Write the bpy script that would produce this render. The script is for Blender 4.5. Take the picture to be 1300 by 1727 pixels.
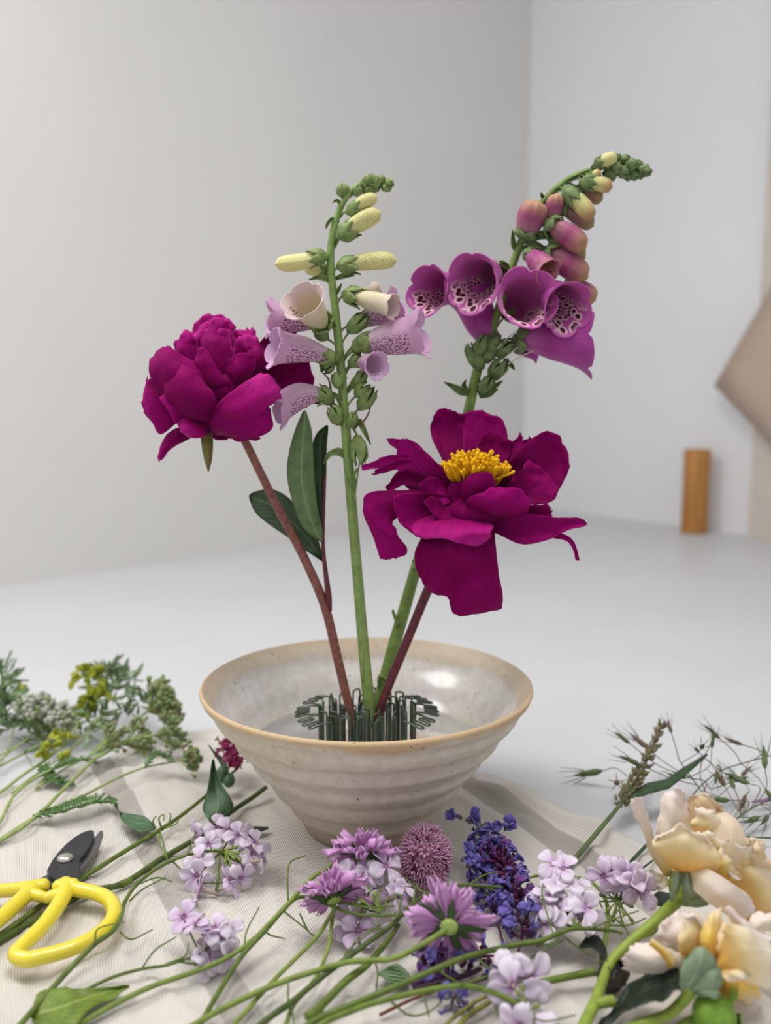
import bpy, math, random
import numpy as np
from mathutils import Vector, Matrix, noise

for _o in list(bpy.data.objects): bpy.data.objects.remove(_o)
S = bpy.context.scene
COL = S.collection
rnd = random.Random(7)

# ------------------------------------------------------------------ camera
CAM_H, PITCH, FPX = 0.295, math.radians(7.5), 1550.0
cam_d = bpy.data.cameras.new('camera'); cam = bpy.data.objects.new('camera', cam_d); COL.objects.link(cam)
cam.location = (0, 0, CAM_H); cam.rotation_euler = (math.pi/2 - PITCH, 0, 0)
cam_d.sensor_fit = 'VERTICAL'; cam_d.sensor_height = 36.0; cam_d.lens = 36.0*FPX/1727.0
cam_d.clip_start = 0.02; cam_d.clip_end = 20
cam_d.dof.use_dof = True; cam_d.dof.focus_distance = 0.545
cam_d.dof.aperture_fstop = cam_d.lens*1e-3/0.0066
S.camera = cam

# ------------------------------------------------------------------ light
W = bpy.data.worlds.new('world'); S.world = W; W.use_nodes = True
W.node_tree.nodes['Background'].inputs[0].default_value = (0.95, 0.97, 1.0, 1)
W.node_tree.nodes['Background'].inputs[1].default_value = 0.62
def area(name, loc, target, size, power, col):
    d = bpy.data.lights.new(name, 'AREA'); d.energy = power; d.size = size; d.color = col
    o = bpy.data.objects.new(name, d); COL.objects.link(o); o.location = loc
    o.rotation_euler = (Vector(target)-Vector(loc)).to_track_quat('-Z', 'Y').to_euler()
    return o
area('window_light', (-0.92, 0.66, 1.30), (0.05, 0.52, 0.05), 0.6, 11.5, (1.0, 0.98, 0.96))
area('overhead_fill', (0.05, 0.40, 1.30), (0.02, 0.46, 0), 0.5, 8.5, (1.0, 0.97, 0.94))  # soft overhead fill, added to brighten the foreground; stands for no actual lamp
S.view_settings.view_transform = 'Standard'; S.view_settings.look = 'None'
S.view_settings.gamma = 1; S.view_settings.use_curve_mapping = False
S.view_settings.exposure = 0.10

# ------------------------------------------------------------------ geometry helpers
CP, SP = math.cos(PITCH), math.sin(PITCH)
def ray(px, py):
    rx = (px-650.0)/FPX; ru = -(py-863.5)/FPX
    return np.array([rx, CP+ru*SP, -SP+ru*CP])
C0 = np.array([0, 0, CAM_H])
def P(px, py, y):                     # point of the sight line at world depth y
    d = ray(px, py); return C0 + d*(y/d[1])
def G(px, py, h=0.0):                 # point at height h above the table
    d = ray(px, py); return C0 + d*((h-CAM_H)/d[2])
def V(a): return np.asarray(a, float)
def unit(a):
    a = V(a); n = np.linalg.norm(a); return a/n if n > 1e-12 else a
def cr(pts, n, closed=False):
    p = V(pts); k = len(p)
    if k == 1: return np.repeat(p, n, 0)
    if closed: q = np.vstack([p[-1:], p, p[:2]]); segs = k
    else: q = np.vstack([2*p[0]-p[1], p, 2*p[-1]-p[-2]]); segs = k-1
    t = np.linspace(0, segs, n, endpoint=not closed)
    i = np.minimum(t.astype(int), segs-1); f = (t-i)[:, None]
    a, b, c, d = q[i], q[i+1], q[i+2], q[i+3]
    return .5*((2*b)+(-a+c)*f+(2*a-5*b+4*c-d)*f**2+(-a+3*b-3*c+d)*f**3)

class MB:
    def __init__(s): s.v = []; s.f = []; s.m = []; s.uv = []; s.n = 0
    def add(s, verts, faces, mat=0, uv=None):
        verts = V(verts); o = s.n
        s.v.append(verts); s.n += len(verts)
        s.uv.append(V(uv) if uv is not None else np.zeros((len(verts), 2)))
        s.f += [tuple(i+o for i in f) for f in faces]; s.m += [mat]*len(faces)
        return s
    def grid(s, A, mat=0, closeu=False, flip=False, v0=0., v1=1.):
        A = V(A); nv, nu = A.shape[:2]
        if closeu: A = np.concatenate([A, A[:, :1]], 1); nu += 1
        U, Vv = np.meshgrid(np.linspace(0, 1, nu), np.linspace(v0, v1, nv))
        f = []
        for j in range(nv-1):
            for i in range(nu-1):
                a, b, c, d = j*nu+i, j*nu+i+1, (j+1)*nu+i+1, (j+1)*nu+i
                f.append((d, c, b, a) if flip else (a, b, c, d))
        return s.add(A.reshape(-1, 3), f, mat, np.stack([U.ravel(), Vv.ravel()], 1))
    def sheet(s, A, th=.00045, mat=0):          # a thin solid: both faces and its rim
        A = V(A); nv, nu = A.shape[:2]
        du = np.gradient(A, axis=1); dv = np.gradient(A, axis=0)
        N = np.cross(du, dv); L = np.linalg.norm(N, axis=2, keepdims=True); N = N/np.maximum(L, 1e-12)
        U, Vv = np.meshgrid(np.linspace(0, 1, nu), np.linspace(0, 1, nv))
        uv = np.stack([U.ravel(), Vv.ravel()], 1)
        top = (A+N*th/2).reshape(-1, 3); bot = (A-N*th/2).reshape(-1, 3); n = nu*nv
        f = []
        for j in range(nv-1):
            for i in range(nu-1):
                a, b, c, d = j*nu+i, j*nu+i+1, (j+1)*nu+i+1, (j+1)*nu+i
                f += [(a, b, c, d), (d+n, c+n, b+n, a+n)]
        ring = [i for i in range(nu)]+[j*nu+nu-1 for j in range(1, nv)]+[(nv-1)*nu+i for i in range(nu-2, -1, -1)]+[j*nu for j in range(nv-2, 0, -1)]
        for a, b in zip(ring, ring[1:]+ring[:1]): f.append((b, a, a+n, b+n))
        return s.add(np.vstack([top, bot]), f, mat, np.vstack([uv, uv]))
    def tube(s, pts, r, n=8, m=None, mat=0, closed=False, cap=True):
        pts = V(pts); K = len(pts)
        m = m or (K-1)*4+1
        r = np.full(K, float(r)) if np.isscalar(r) else V(r)
        if len(r) != K: r = np.interp(np.linspace(0, 1, K), np.linspace(0, 1, len(r)), r)
        pc = cr(pts, m, closed)
        rr = np.interp(np.linspace(0, K-1, m), np.arange(K), r) if not closed else np.full(m, r[0])
        T = np.gradient(pc, axis=0)
        if closed: T = np.roll(pc, -1, 0)-np.roll(pc, 1, 0)
        T = np.array([unit(t) for t in T])
        a = np.array([0, 0, 1.]) if abs(T[0][2]) < .9 else np.array([1., 0, 0])
        x = unit(np.cross(a, T[0])); rings = []
        ang = np.linspace(0, 2*np.pi, n, endpoint=False)
        for k in range(m):
            x = unit(x-T[k]*np.dot(x, T[k])); y = np.cross(T[k], x)
            rings.append(pc[k]+rr[k]*(np.cos(ang)[:, None]*x+np.sin(ang)[:, None]*y))
        R = np.array(rings)
        if closed: R = np.concatenate([R, R[:1]], 0); m += 1
        base = s.n; s.grid(R, mat, closeu=True)
        if cap and not closed:
            nn = n+1
            s.f.append(tuple(base+i for i in reversed(range(n)))); s.m.append(mat)
            s.f.append(tuple(base+(m-1)*nn+i for i in range(n))); s.m.append(mat)
        return s
    def ball(s, c, r, n=8, k=6, mat=0, axis=None, stretch=1.0):
        ax = unit(axis) if axis is not None else V((0, 0, 1))
        t = np.linspace(-1, 1, k+1); ang = t*math.pi/2
        pts = [V(c)+ax*math.sin(a)*r*stretch for a in ang]
        return s.tube_raw(pts, [max(r*math.cos(a), r*.02) for a in ang], ax, n, mat)
    def tube_raw(s, pts, rad, ax, n, mat=0):
        a = V((0, 0, 1)) if abs(ax[2]) < .9 else V((1, 0, 0))
        x = unit(np.cross(a, ax)); y = np.cross(ax, x)
        an = np.linspace(0, 2*np.pi, n, endpoint=False)
        R = np.array([V(p)+q*(np.cos(an)[:, None]*x+np.sin(an)[:, None]*y) for p, q in zip(pts, rad)])
        s.grid(R, mat, closeu=True)
        return s
    def mesh(s, name, mats, off=(0, 0, 0), smooth=True):
        me = bpy.data.meshes.new(name)
        v = np.vstack(s.v)-V(off)
        me.from_pydata(v.tolist(), [], s.f)
        uvl = me.uv_layers.new(name='UVMap'); uv = np.vstack(s.uv)
        li = np.zeros(len(me.loops), int); me.loops.foreach_get('vertex_index', li)
        uvl.data.foreach_set('uv', uv[li].astype(np.float32).ravel())
        for m in (mats if isinstance(mats, (list, tuple)) else [mats]): me.materials.append(m)
        me.polygons.foreach_set('material_index', s.m)
        me.polygons.foreach_set('use_smooth', [smooth]*len(me.polygons))
        me.validate(); me.update()
        return me
    def build(s, name, mats, parent=None, smooth=True):
        off = OFF.get(parent.name, (0, 0, 0)) if parent else (0, 0, 0)
        o = bpy.data.objects.new(name, s.mesh(name, mats, off, smooth)); COL.objects.link(o)
        if parent: o.parent = parent
        OFF[o.name] = off
        return o
OFF = {}
def tag(o, label=None, cat=None, group=None, kind=None):
    if label: o['label'] = label
    if cat: o['category'] = cat
    if group: o['group'] = group
    if kind: o['kind'] = kind
    return o
def thing(name, label, cat, loc, group=None):
    o = bpy.data.objects.new(name, None); COL.objects.link(o); o.empty_display_size = .01
    o.location = [float(a) for a in loc]; OFF[o.name] = tuple(float(a) for a in loc)
    return tag(o, label, cat, group)
def inst(name, me, parent, mw, local=False):    # a part that shares its mesh; mw in world coordinates
    o = bpy.data.objects.new(name, me); COL.objects.link(o); o.parent = parent
    off = OFF.get(parent.name, (0, 0, 0))
    o.matrix_local = mw if local else Matrix.Translation(-Vector(off)) @ mw
    return o
def frame(pos, axis, spin=0., sc=1.):           # +Z of the piece along axis
    q = Vector([float(a) for a in axis]).normalized().to_track_quat('Z', 'Y').to_matrix().to_4x4()
    return Matrix.Translation(Vector([float(a) for a in pos])) @ q @ Matrix.Rotation(spin, 4, 'Z') @ Matrix.Scale(sc, 4)

# ------------------------------------------------------------------ materials
def lin(c): return tuple((x/255/12.92 if x/255 <= .04045 else ((x/255+.055)/1.055)**2.4) for x in c)
class NT:
    def __init__(s, name):
        s.m = bpy.data.materials.new(name); s.m.use_nodes = True; s.t = s.m.node_tree; s.t.nodes.clear()
        s.out = s.n('ShaderNodeOutputMaterial')
    def n(s, ty, **k):
        o = s.t.nodes.new(ty)
        for a, b in k.items():
            if a.startswith('i_'):
                key = a[2:]; o.inputs[int(key) if key.isdigit() else key.replace('_', ' ')].default_value = b
            else: setattr(o, a, b)
        return o
    def l(s, a, b): s.t.links.new(a, b)
    def coords(s, kind='Object', scale=(1, 1, 1), rot=(0, 0, 0)):
        c = s.n('ShaderNodeTexCoord'); mp = s.n('ShaderNodeMapping')
        mp.inputs['Scale'].default_value = scale; mp.inputs['Rotation'].default_value = rot
        s.l(c.outputs[kind], mp.inputs[0]); return mp.outputs[0]
    def ramp(s, src, stops, interp='LINEAR'):
        r = s.n('ShaderNodeValToRGB'); e = r.color_ramp.elements; r.color_ramp.interpolation = interp
        while len(e) < len(stops): e.new(.5)
        for q, (p, c) in zip(e, stops):
            q.position = p; q.color = (*c, 1) if len(c) == 3 else c
        s.l(src, r.inputs[0]); return r.outputs[0]
    def noise(s, vec, scale, detail=3, rough=.55):
        o = s.n('ShaderNodeTexNoise'); o.inputs['Scale'].default_value = scale; o.inputs['Detail'].default_value = detail
        o.inputs['Roughness'].default_value = rough; s.l(vec, o.inputs['Vector']); return o.outputs['Fac']
    def math(s, op, a, b=None, c=None):
        o = s.n('ShaderNodeMath', operation=op)
        for i, q in enumerate((a, b, c)):
            if q is None: continue
            if isinstance(q, (int, float)): o.inputs[i].default_value = q
            else: s.l(q, o.inputs[i])
        return o.outputs[0]
    def mix(s, f, a, b, mode='MIX'):
        o = s.n('ShaderNodeMix', data_type='RGBA', blend_type=mode)
        for i, q in ((0, f), (6, a), (7, b)):
            if isinstance(q, (int, float)): o.inputs[i].default_value = q
            elif isinstance(q, tuple): o.inputs[i].default_value = (*q[:3], 1)
            else: s.l(q, o.inputs[i])
        return o.outputs[2]
    def finish(s, col, rough=.5, spec=.4, bump=None, bstr=.3, bdist=.001, transl=0., sheen=0., metal=0., coat=0.):
        p = s.n('ShaderNodeBsdfPrincipled')
        if isinstance(col, tuple): p.inputs['Base Color'].default_value = (*col[:3], 1)
        else: s.l(col, p.inputs['Base Color'])
        if isinstance(rough, (int, float)): p.inputs['Roughness'].default_value = rough
        else: s.l(rough, p.inputs['Roughness'])
        p.inputs['Specular IOR Level'].default_value = spec; p.inputs['Metallic'].default_value = metal
        p.inputs['Coat Weight'].default_value = coat; p.inputs['Coat Roughness'].default_value = .08
        p.inputs['Sheen Weight'].default_value = sheen
        if bump is not None:
            b = s.n('ShaderNodeBump'); b.inputs['Strength'].default_value = bstr; b.inputs['Distance'].default_value = bdist
            s.l(bump, b.inputs['Height']); s.l(b.outputs[0], p.inputs['Normal'])
        last = p.outputs[0]
        if transl:
            t = s.n('ShaderNodeBsdfTranslucent')
            if isinstance(col, tuple): t.inputs[0].default_value = (*col[:3], 1)
            else: s.l(col, t.inputs[0])
            mx = s.n('ShaderNodeMixShader'); mx.inputs[0].default_value = transl
            s.l(last, mx.inputs[1]); s.l(t.outputs[0], mx.inputs[2]); last = mx.outputs[0]
        s.l(last, s.out.inputs[0]); return s.m

def plain(name, col, var=.25, scale=90, rough=.55, spec=.3, transl=0., bstr=.25, sheen=0., coat=0., metal=0.):
    t = NT(name); c = lin(col); v = t.coords('Object')
    n = t.noise(v, scale)
    lo = tuple(x*(1-var) for x in c); hi = tuple(min(1, x*(1+var)) for x in c)
    return t.finish(t.ramp(n, [(.3, lo), (.7, hi)]), rough, spec, n, bstr, .0006, transl, sheen, metal, coat)
def petalmat(name, base, mid, tip, vein=.18, vs=34, rough=.5, transl=.25, spec=.25, sheen=.15, p=(0., .45, 1.), bs=.3):
    t = NT(name); uv = t.coords('UV')
    sx = t.n('ShaderNodeSeparateXYZ'); t.l(uv, sx.inputs[0])
    col = t.ramp(sx.outputs[1], [(p[0], lin(base)), (p[1], lin(mid)), (p[2], lin(tip))])
    vn = t.noise(t.coords('UV', (vs, 2.2, 1)), 1.0, 3)
    bl = t.noise(t.coords('Object'), 160, 3)
    f = t.math('MULTIPLY', t.math('ADD', t.math('MULTIPLY', t.math('SUBTRACT', vn, .5), 2.2), t.math('SUBTRACT', bl, .5)), vein)
    g = t.math('ADD', f, 1.0)
    cc = t.n('ShaderNodeCombineXYZ'); [t.l(g, cc.inputs[i]) for i in range(3)]
    col = t.mix(1.0, col, cc.outputs[0], 'MULTIPLY')
    return t.finish(col, rough, spec, t.math('ADD', vn, t.math('MULTIPLY', t.noise(t.coords('Object'), 75, 3), 2.5)), bs, .0010, transl, sheen)
def leafmat(name, col, rib, rough=.45, transl=.12, spec=.4):
    t = NT(name); uv = t.coords('UV')
    sx = t.n('ShaderNodeSeparateXYZ'); t.l(uv, sx.inputs[0])
    d = t.math('ABSOLUTE', t.math('SUBTRACT', sx.outputs[0], .5))
    ribm = t.ramp(d, [(.012, (1, 1, 1)), (.035, (0, 0, 0))])
    w = t.n('ShaderNodeTexWave', wave_type='BANDS', bands_direction='Y'); w.inputs['Scale'].default_value = 4.2
    w.inputs['Distortion'].default_value = 0.4
    cx = t.n('ShaderNodeCombineXYZ'); t.l(t.math('SUBTRACT', sx.outputs[1], t.math('MULTIPLY', d, .55)), cx.inputs[1]); t.l(cx.outputs[0], w.inputs[0])
    side = t.math('MULTIPLY', t.math('POWER', w.outputs['Fac'], 8), .35)
    n = t.noise(t.coords('Object'), 120)
    c = lin(col)
    base = t.ramp(n, [(.3, tuple(x*.72 for x in c)), (.7, tuple(x*1.25 for x in c))])
    col = t.mix(side, base, lin(rib)); col = t.mix(ribm, col, lin(rib))
    return t.finish(col, rough, spec, t.math('ADD', side, n), .3, .0006, transl)
def spotmat(name, base, tip, spot, ring=None, cell=24., asp=.5, size=.30, uc=.5, uw=.22, vr=(.25, .97), transl=.25, thr=.55, rough=.5):
    t = NT(name); uv = t.coords('UV'); sx = t.n('ShaderNodeSeparateXYZ'); t.l(uv, sx.inputs[0])
    vo = t.n('ShaderNodeTexVoronoi', voronoi_dimensions='2D'); vo.inputs['Scale'].default_value = cell; vo.inputs['Randomness'].default_value = .85
    t.l(t.coords('UV', (1, asp, 1)), vo.inputs['Vector'])
    dist = t.math('ADD', vo.outputs['Distance'], t.math('MULTIPLY', t.math('SUBTRACT', t.noise(t.coords('UV', (60, 30, 1)), 1.), .5), .18))
    du = t.math('ABSOLUTE', t.math('SUBTRACT', sx.outputs[0], uc))
    mk = t.math('MULTIPLY', t.ramp(du, [(uw*.75, (1, 1, 1)), (uw, (0, 0, 0))]), t.ramp(sx.outputs[1], [(vr[0]-.08, (0, 0, 0)), (vr[0], (1, 1, 1)), (vr[1]-.03, (1, 1, 1)), (vr[1], (0, 0, 0))]))
    col = t.ramp(sx.outputs[1], [(0, lin(base)), (1, lin(tip))])
    vn = t.noise(t.coords('UV', (40, 3, 1)), 1.0, 3)
    col = t.mix(t.math('MULTIPLY', vn, .25), col, tuple(x*.6 for x in lin(base)))
    if ring:
        rg = t.math('MULTIPLY', t.ramp(dist, [(size*1.45, (1, 1, 1)), (size*1.75, (0, 0, 0))]), mk)
        col = t.mix(rg, col, lin(ring))
    sp = t.math('MULTIPLY', t.ramp(dist, [(size*.85, (1, 1, 1)), (size, (0, 0, 0))]), mk)
    col = t.mix(sp, col, lin(spot))
    return t.finish(col, rough, .25, vn, .2, .0008, transl, .1)

# ------------------------------------------------------------------ the setting
def wallmat(name, c):
    t = NT(name); v = t.coords('Object'); n = t.noise(v, 3, 4); n2 = t.noise(v, 220, 2)
    l = lin(c); col = t.ramp(n, [(.3, tuple(x*.975 for x in l)), (.7, tuple(min(1, x*1.02) for x in l))])
    return t.finish(col, .75, .2, n2, .06, .0006)
MAT_WL = wallmat('wall_paint_warm', (219, 217, 213)); MAT_WR = wallmat('wall_paint_cool', (224, 224, 226))
corner = G(880, 853); wl = G(-10, 991); wr = G(1300, 908)
dl = unit((wl-corner)*V((1, 1, 0))); dr = unit((wr-corner)*V((1, 1, 0)))
nl = V((-dl[1], dl[0], 0)); nl = nl if nl[1] < 0 else -nl       # room-side normals
nr = V((-dr[1], dr[0], 0)); nr = nr if nr[1] < 0 else -nr
def wall(name, a, d, n, L, m):
    b = MB(); q = [a-d*.05, a+d*L]; z0, z1 = -.75, 2.3
    f = [V((p[0], p[1], z)) for p in q for z in (z0, z1)]; g = [p-n*.08 for p in f]
    b.add(f+g, [(0, 2, 3, 1), (4, 5, 7, 6), (0, 1, 5, 4), (2, 6, 7, 3), (1, 3, 7, 5), (0, 4, 6, 2)])
    return tag(b.build(name, m, smooth=False), kind='structure')
wall('wall_left', corner, dl, nl, 3.6, MAT_WL); wall('wall_right', corner, dr, nr, 3.0, MAT_WR)
def prism(b, pts, z0, z1, mat=0):
    n = len(pts); lo = [(p[0], p[1], z0) for p in pts]; hi = [(p[0], p[1], z1) for p in pts]
    b.add(lo+hi, [tuple(range(n-1, -1, -1)), tuple(range(n, 2*n))]+[(i, (i+1) % n, n+(i+1) % n, n+i) for i in range(n)], mat)
fl = MB(); prism(fl, [(-4, -1.5), (4, -1.5), (4, 3.2), (-4, 3.2)], -.80, -.75)
tag(fl.build('floor', plain('floor_boards', (168, 150, 130), .1, 12), smooth=False), kind='structure')
# frame strip at the right end of the right wall
def on_right(px, py, off=0.):                   # sight line meets the right wall
    d = ray(px, py); a = corner+nr*off; s = np.dot(a-C0, nr)/np.dot(d, nr); return C0+d*s
tr = MB(); a = on_right(1283, 700); e = a+dr*.10
prism(tr, [a[:2]+nr[:2]*.025, e[:2]+nr[:2]*.025, e[:2], a[:2]], -.75, 2.3)
tag(tr.build('trim_1', plain('frame_paint', (200, 190, 180), .05, 20, .6), smooth=False), kind='structure')

# table
tab = thing('table', 'smooth white tabletop filling the middle ground up to both white walls', 'table', (0, .9, -.75))
tb = MB(); far_l = corner+dl*2.0; far_r = corner+dr*2.3
mid = corner+nl*.0
prism(tb, [(far_r[0], far_r[1]), (corner[0], corner[1]), (far_l[0], far_l[1]), (-.9, -.25), (1.4, -.25)], -.03, 0.)
tt = NT('white_laminate'); tn = tt.noise(tt.coords('Object'), 5, 3)
tb.build('tabletop', tt.finish(tt.ramp(tn, [(.3, lin((196, 197, 199))), (.7, lin((200, 201, 203)))]), .42, .35), tab, smooth=False)
for x, y in ((-.8, -.15), (1.3, -.15), (-.55, .9), (.3, 2.1)):
    q = MB(); prism(q, [(x-.025, y-.025), (x+.025, y-.025), (x+.025, y+.025), (x-.025, y+.025)], -.75, -.03)
    q.build('leg', plain('table_leg_paint', (215, 215, 214), .03, 10), tab, smooth=False)

# tan wooden cylinder near the corner
yb = G(1170, 898); cyl = thing('wooden_holder', 'blurred tan wooden cylinder standing at the back of the white table', 'holder', yb)
R = 22*yb[1]/FPX; Hc = P(1170, 758, yb[1])[2]
b = MB(); pr = [(0.001, 0), (R*.98, 0), (R, .003), (R*.97, Hc*.5), (R, Hc-.004), (R*.95, Hc), (R*.72, Hc), (R*.7, Hc-.02), (.001, Hc-.022)]
def lathe(b, prof, c, n=48, mat=0, v0=0., v1=1.):
    an = np.linspace(0, 2*np.pi, n, endpoint=False)
    b.grid([[(c[0]+r*math.cos(t), c[1]+r*math.sin(t), c[2]+z) for t in an] for r, z in prof], mat, closeu=True, v0=v0, v1=v1)
lathe(b, pr, yb)
wt = NT('tan_wood'); wn = wt.noise(wt.coords('Object', (60, 60, 5)), 1., 4)
b.build('turned_body', wt.finish(wt.ramp(wn, [(.3, lin((160, 108, 52))), (.7, lin((190, 135, 74)))]), .5, .3, wn, .2), cyl)
b = MB(); lathe(b, [(R*.2, -.0), (R*.69, 0), (R*.69, .003), (R*.2, .003)], yb+V((0, 0, Hc-.02)), 32); b.build('inner_lip', plain('dark_wood', (96, 62, 34)), cyl)

# taupe square panel hung cornerwise at the right edge
pc = on_right(1207, 650, .05)
e1 = unit(on_right(1300, 492, .05)-pc); e2 = unit(on_right(1300, 746, .05)-pc)
b = MB(); N = 8
Gd = [[pc+e1*.42*(i/N)+e2*.42*(j/N)+nr*(.012*math.sin(math.pi*min(1, i/N*1.))*math.sin(math.pi*j/N)) for i in range(N+1)] for j in range(N+1)]
b.sheet(Gd, .014)
tag(b.build('wall_panel', plain('taupe_linen', (184, 164, 150), .06, 80, .85, .1)), 'blurred taupe square panel hung cornerwise on the white wall at the right edge', 'wall panel')

# ------------------------------------------------------------------ linen cloth
BX, BY = -0.0125, 0.597
ra, rb = G(800, 1325)[:2], G(1075, 1452)[:2]; rdir = unit(rb-ra); rlen = np.linalg.norm(rb-ra)
ra2, rb2 = G(840, 1375)[:2], G(1040, 1470)[:2]; rdir2 = unit(rb2-ra2); rlen2 = np.linalg.norm(rb2-ra2)
lines = [(ra, rdir, rlen, .0085, .011), (ra2, rdir2, rlen2, .004, .007)]
for (p0, p1, am, wd) in (((150, 1330), (330, 1290), .005, .010), ((60, 1400), (300, 1330), .003, .008), ((250, 1500), (420, 1430), .0025, .006),
                         ((230, 1285), (340, 1262), .004, .008), ((420, 1640), (560, 1590), .0025, .006), ((60, 1700), (330, 1560), .003, .008),
                         ((880, 1690), (1010, 1640), .003, .007), ((520, 1700), (640, 1600), .003, .007)):
    u, w = G(*p0)[:2], G(*p1)[:2]; L = np.linalg.norm(w-u); lines.append((u, (w-u)/L, L, am, wd))
def cz(x, y):
    z = .0028+.0022*noise.noise(Vector((x*17, y*13, 2.2)))+.0012*noise.noise(Vector((x*45+y*22, y*30, 7.7)))
    r1 = noise.noise(Vector((x*30+y*26, (y-x)*7, 4.1))); z += .0022*max(0, 1-abs(r1)*5)
    for a, d, L, am, wd in lines:
        q = V((x, y))-a; s = float(np.dot(q, d)); w = q[0]*-d[1]+q[1]*d[0]
        w += .004*noise.noise(Vector((s*40, am*900, 1)))
        e = min(1, max(0, s/(.25*L)))*min(1, max(0, (L-s)/(.25*L)))
        z += am*e*math.exp(-(w/wd)**2)
    k = min(1, max(0, (math.hypot(x-BX, y-BY)-.045)/.03)); k = k*k*(3-2*k)
    return max(.0012, .0016*(1-k)+z*k)
edge = [(-500, 1500), (-150, 1395), (0, 1345), (70, 1322), (170, 1288), (270, 1250), (354, 1236), (480, 1262), (620, 1290), (740, 1300), (815, 1312), (880, 1336), (940, 1368), (1000, 1398), (1095, 1438), (1200, 1478), (1330, 1512), (1700, 1620)]
ex = [e[0] for e in edge]; ey = [e[1] for e in edge]
NU, NV = 230, 150; grid_ = []
cols = [(-500+2200*i/(NU-1)) for i in range(NU)]
Bk = [G(c, float(np.interp(c, ex, ey))) for c in cols]; Fr = [G(650+(c-650)*1.0, 1960) for c in cols]
for j in range(NV):
    t = j/(NV-1); row = []
    for i in range(NU):
        p = Fr[i]*(1-t)+Bk[i]*t
        x = p[0]; y = p[1]+.0025*noise.noise(Vector((p[0]*40, 3, 0)))*t
        row.append((x, y, cz(x, y)))
    grid_.append(row)
b = MB(); b.sheet(grid_, .0009)
t = NT('striped_linen'); vo = t.coords('Object')
ang = math.radians(-28)
def bands(scale, rot, dist=.4, det=60):
    w = t.n('ShaderNodeTexWave', wave_type='BANDS', bands_direction='X'); w.inputs['Scale'].default_value = scale
    w.inputs['Distortion'].default_value = dist; w.inputs['Detail Scale'].default_value = 1.5; w.inputs['Detail'].default_value = 1
    t.l(t.coords('Object', (1, 1, 1), (0, 0, rot)), w.inputs[0]); return w.outputs['Fac']
r1 = bands(225, ang+.12, 1.2); r2 = bands(330, ang+math.pi/2, 1.0)
sx = t.n('ShaderNodeSeparateXYZ'); t.l(t.coords('Object', (1, 1, 1), (0, 0, ang)), sx.inputs[0])
fr = t.math('FRACT', t.math('ADD', t.math('DIVIDE', sx.outputs[0], .118), .30))
stripe = t.ramp(fr, [(0, (0, 0, 0)), (.30, (0, 0, 0)), (.31, (1, 1, 1)), (.45, (1, 1, 1)), (.46, (0, 0, 0)), (1, (0, 0, 0))])
white = t.ramp(fr, [(.24, (0, 0, 0)), (.25, (1, 1, 1)), (.285, (1, 1, 1)), (.295, (0, 0, 0)), (.47, (0, 0, 0)), (.48, (1, 1, 1)), (.515, (1, 1, 1)), (.525, (0, 0, 0))])
nb = t.noise(vo, 26, 4); nf = t.noise(vo, 900, 2)
col = t.ramp(nb, [(.3, lin((235, 229, 219))), (.7, lin((243, 238, 230)))])
col = t.mix(t.math('MULTIPLY', stripe, .55), col, lin((140, 134, 128)))
col = t.mix(t.math('MULTIPLY', white, .6), col, lin((236, 232, 226)))
wv = t.math('ADD', t.math('MULTIPLY', r1, .6), t.math('MULTIPLY', r2, .4))
col = t.mix(t.math('MULTIPLY', t.math('SUBTRACT', 1.0, wv), .36), col, lin((122, 112, 100)))
b.build('linen_cloth', t.finish(col, .9, .1, t.math('ADD', wv, t.math('MULTIPLY', nf, .4)), .7, .0008, .08, .2))
tag(bpy.data.objects['linen_cloth'], 'rumpled beige linen cloth with grey stripes spread under the bowl and cut flowers', 'cloth')
def GS(px, py, h=0.):                            # h metres above the cloth (or table)
    p = G(px, py, .003+h)
    for _ in range(3): p = G(px, py, cz(p[0], p[1])+h)
    return p

# ------------------------------------------------------------------ bowl
bowl = thing('bowl', 'speckled beige stoneware bowl with throwing rings holding the upright flowers', 'bowl', (BX, BY, .0028))
def wob(z): return .0014*math.sin((z-.010)/.0165*2*math.pi)+.00025*math.sin(z*900+1)*min(1, max(0, (z-.008)/.012))*min(1, max(0, (.092-z)/.01))
ctl = [(.0105, .0470), (.013, .0492), (.03, .0624), (.05, .0772), (.07, .0917), (.085, .1030), (.093, .1085)]
zs = np.linspace(.0105, .093, 70); ro = np.interp(zs, [c[0] for c in ctl], [c[1] for c in ctl])
outer = [(.001, .006), (.040, .0062), (.0452, .0085)]+[(float(r)+wob(z), float(z)) for r, z in zip(ro, zs)]+[(.1098, .0955), (.1105, .0972), (.1100, .0988), (.1088, .0995)]
zi = np.linspace(.0985, .042, 40); ri = np.interp(zi, [.042, .05, .07, .085, .0985], [.0675, .0735, .0885, .0995, .1075])
inner = [(.1088, .0995)]+[(float(r)+.0005*math.sin(z*330), float(z)) for r, z in zip(ri, zi)]+[(.060, .0375), (.045, .0352), (.02, .0345), (.001, .0345)]
b = MB(); lathe(b, outer, (BX, BY, .0028), 128, 0); lathe(b, inner, (BX, BY, .0028), 128, 1)
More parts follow.
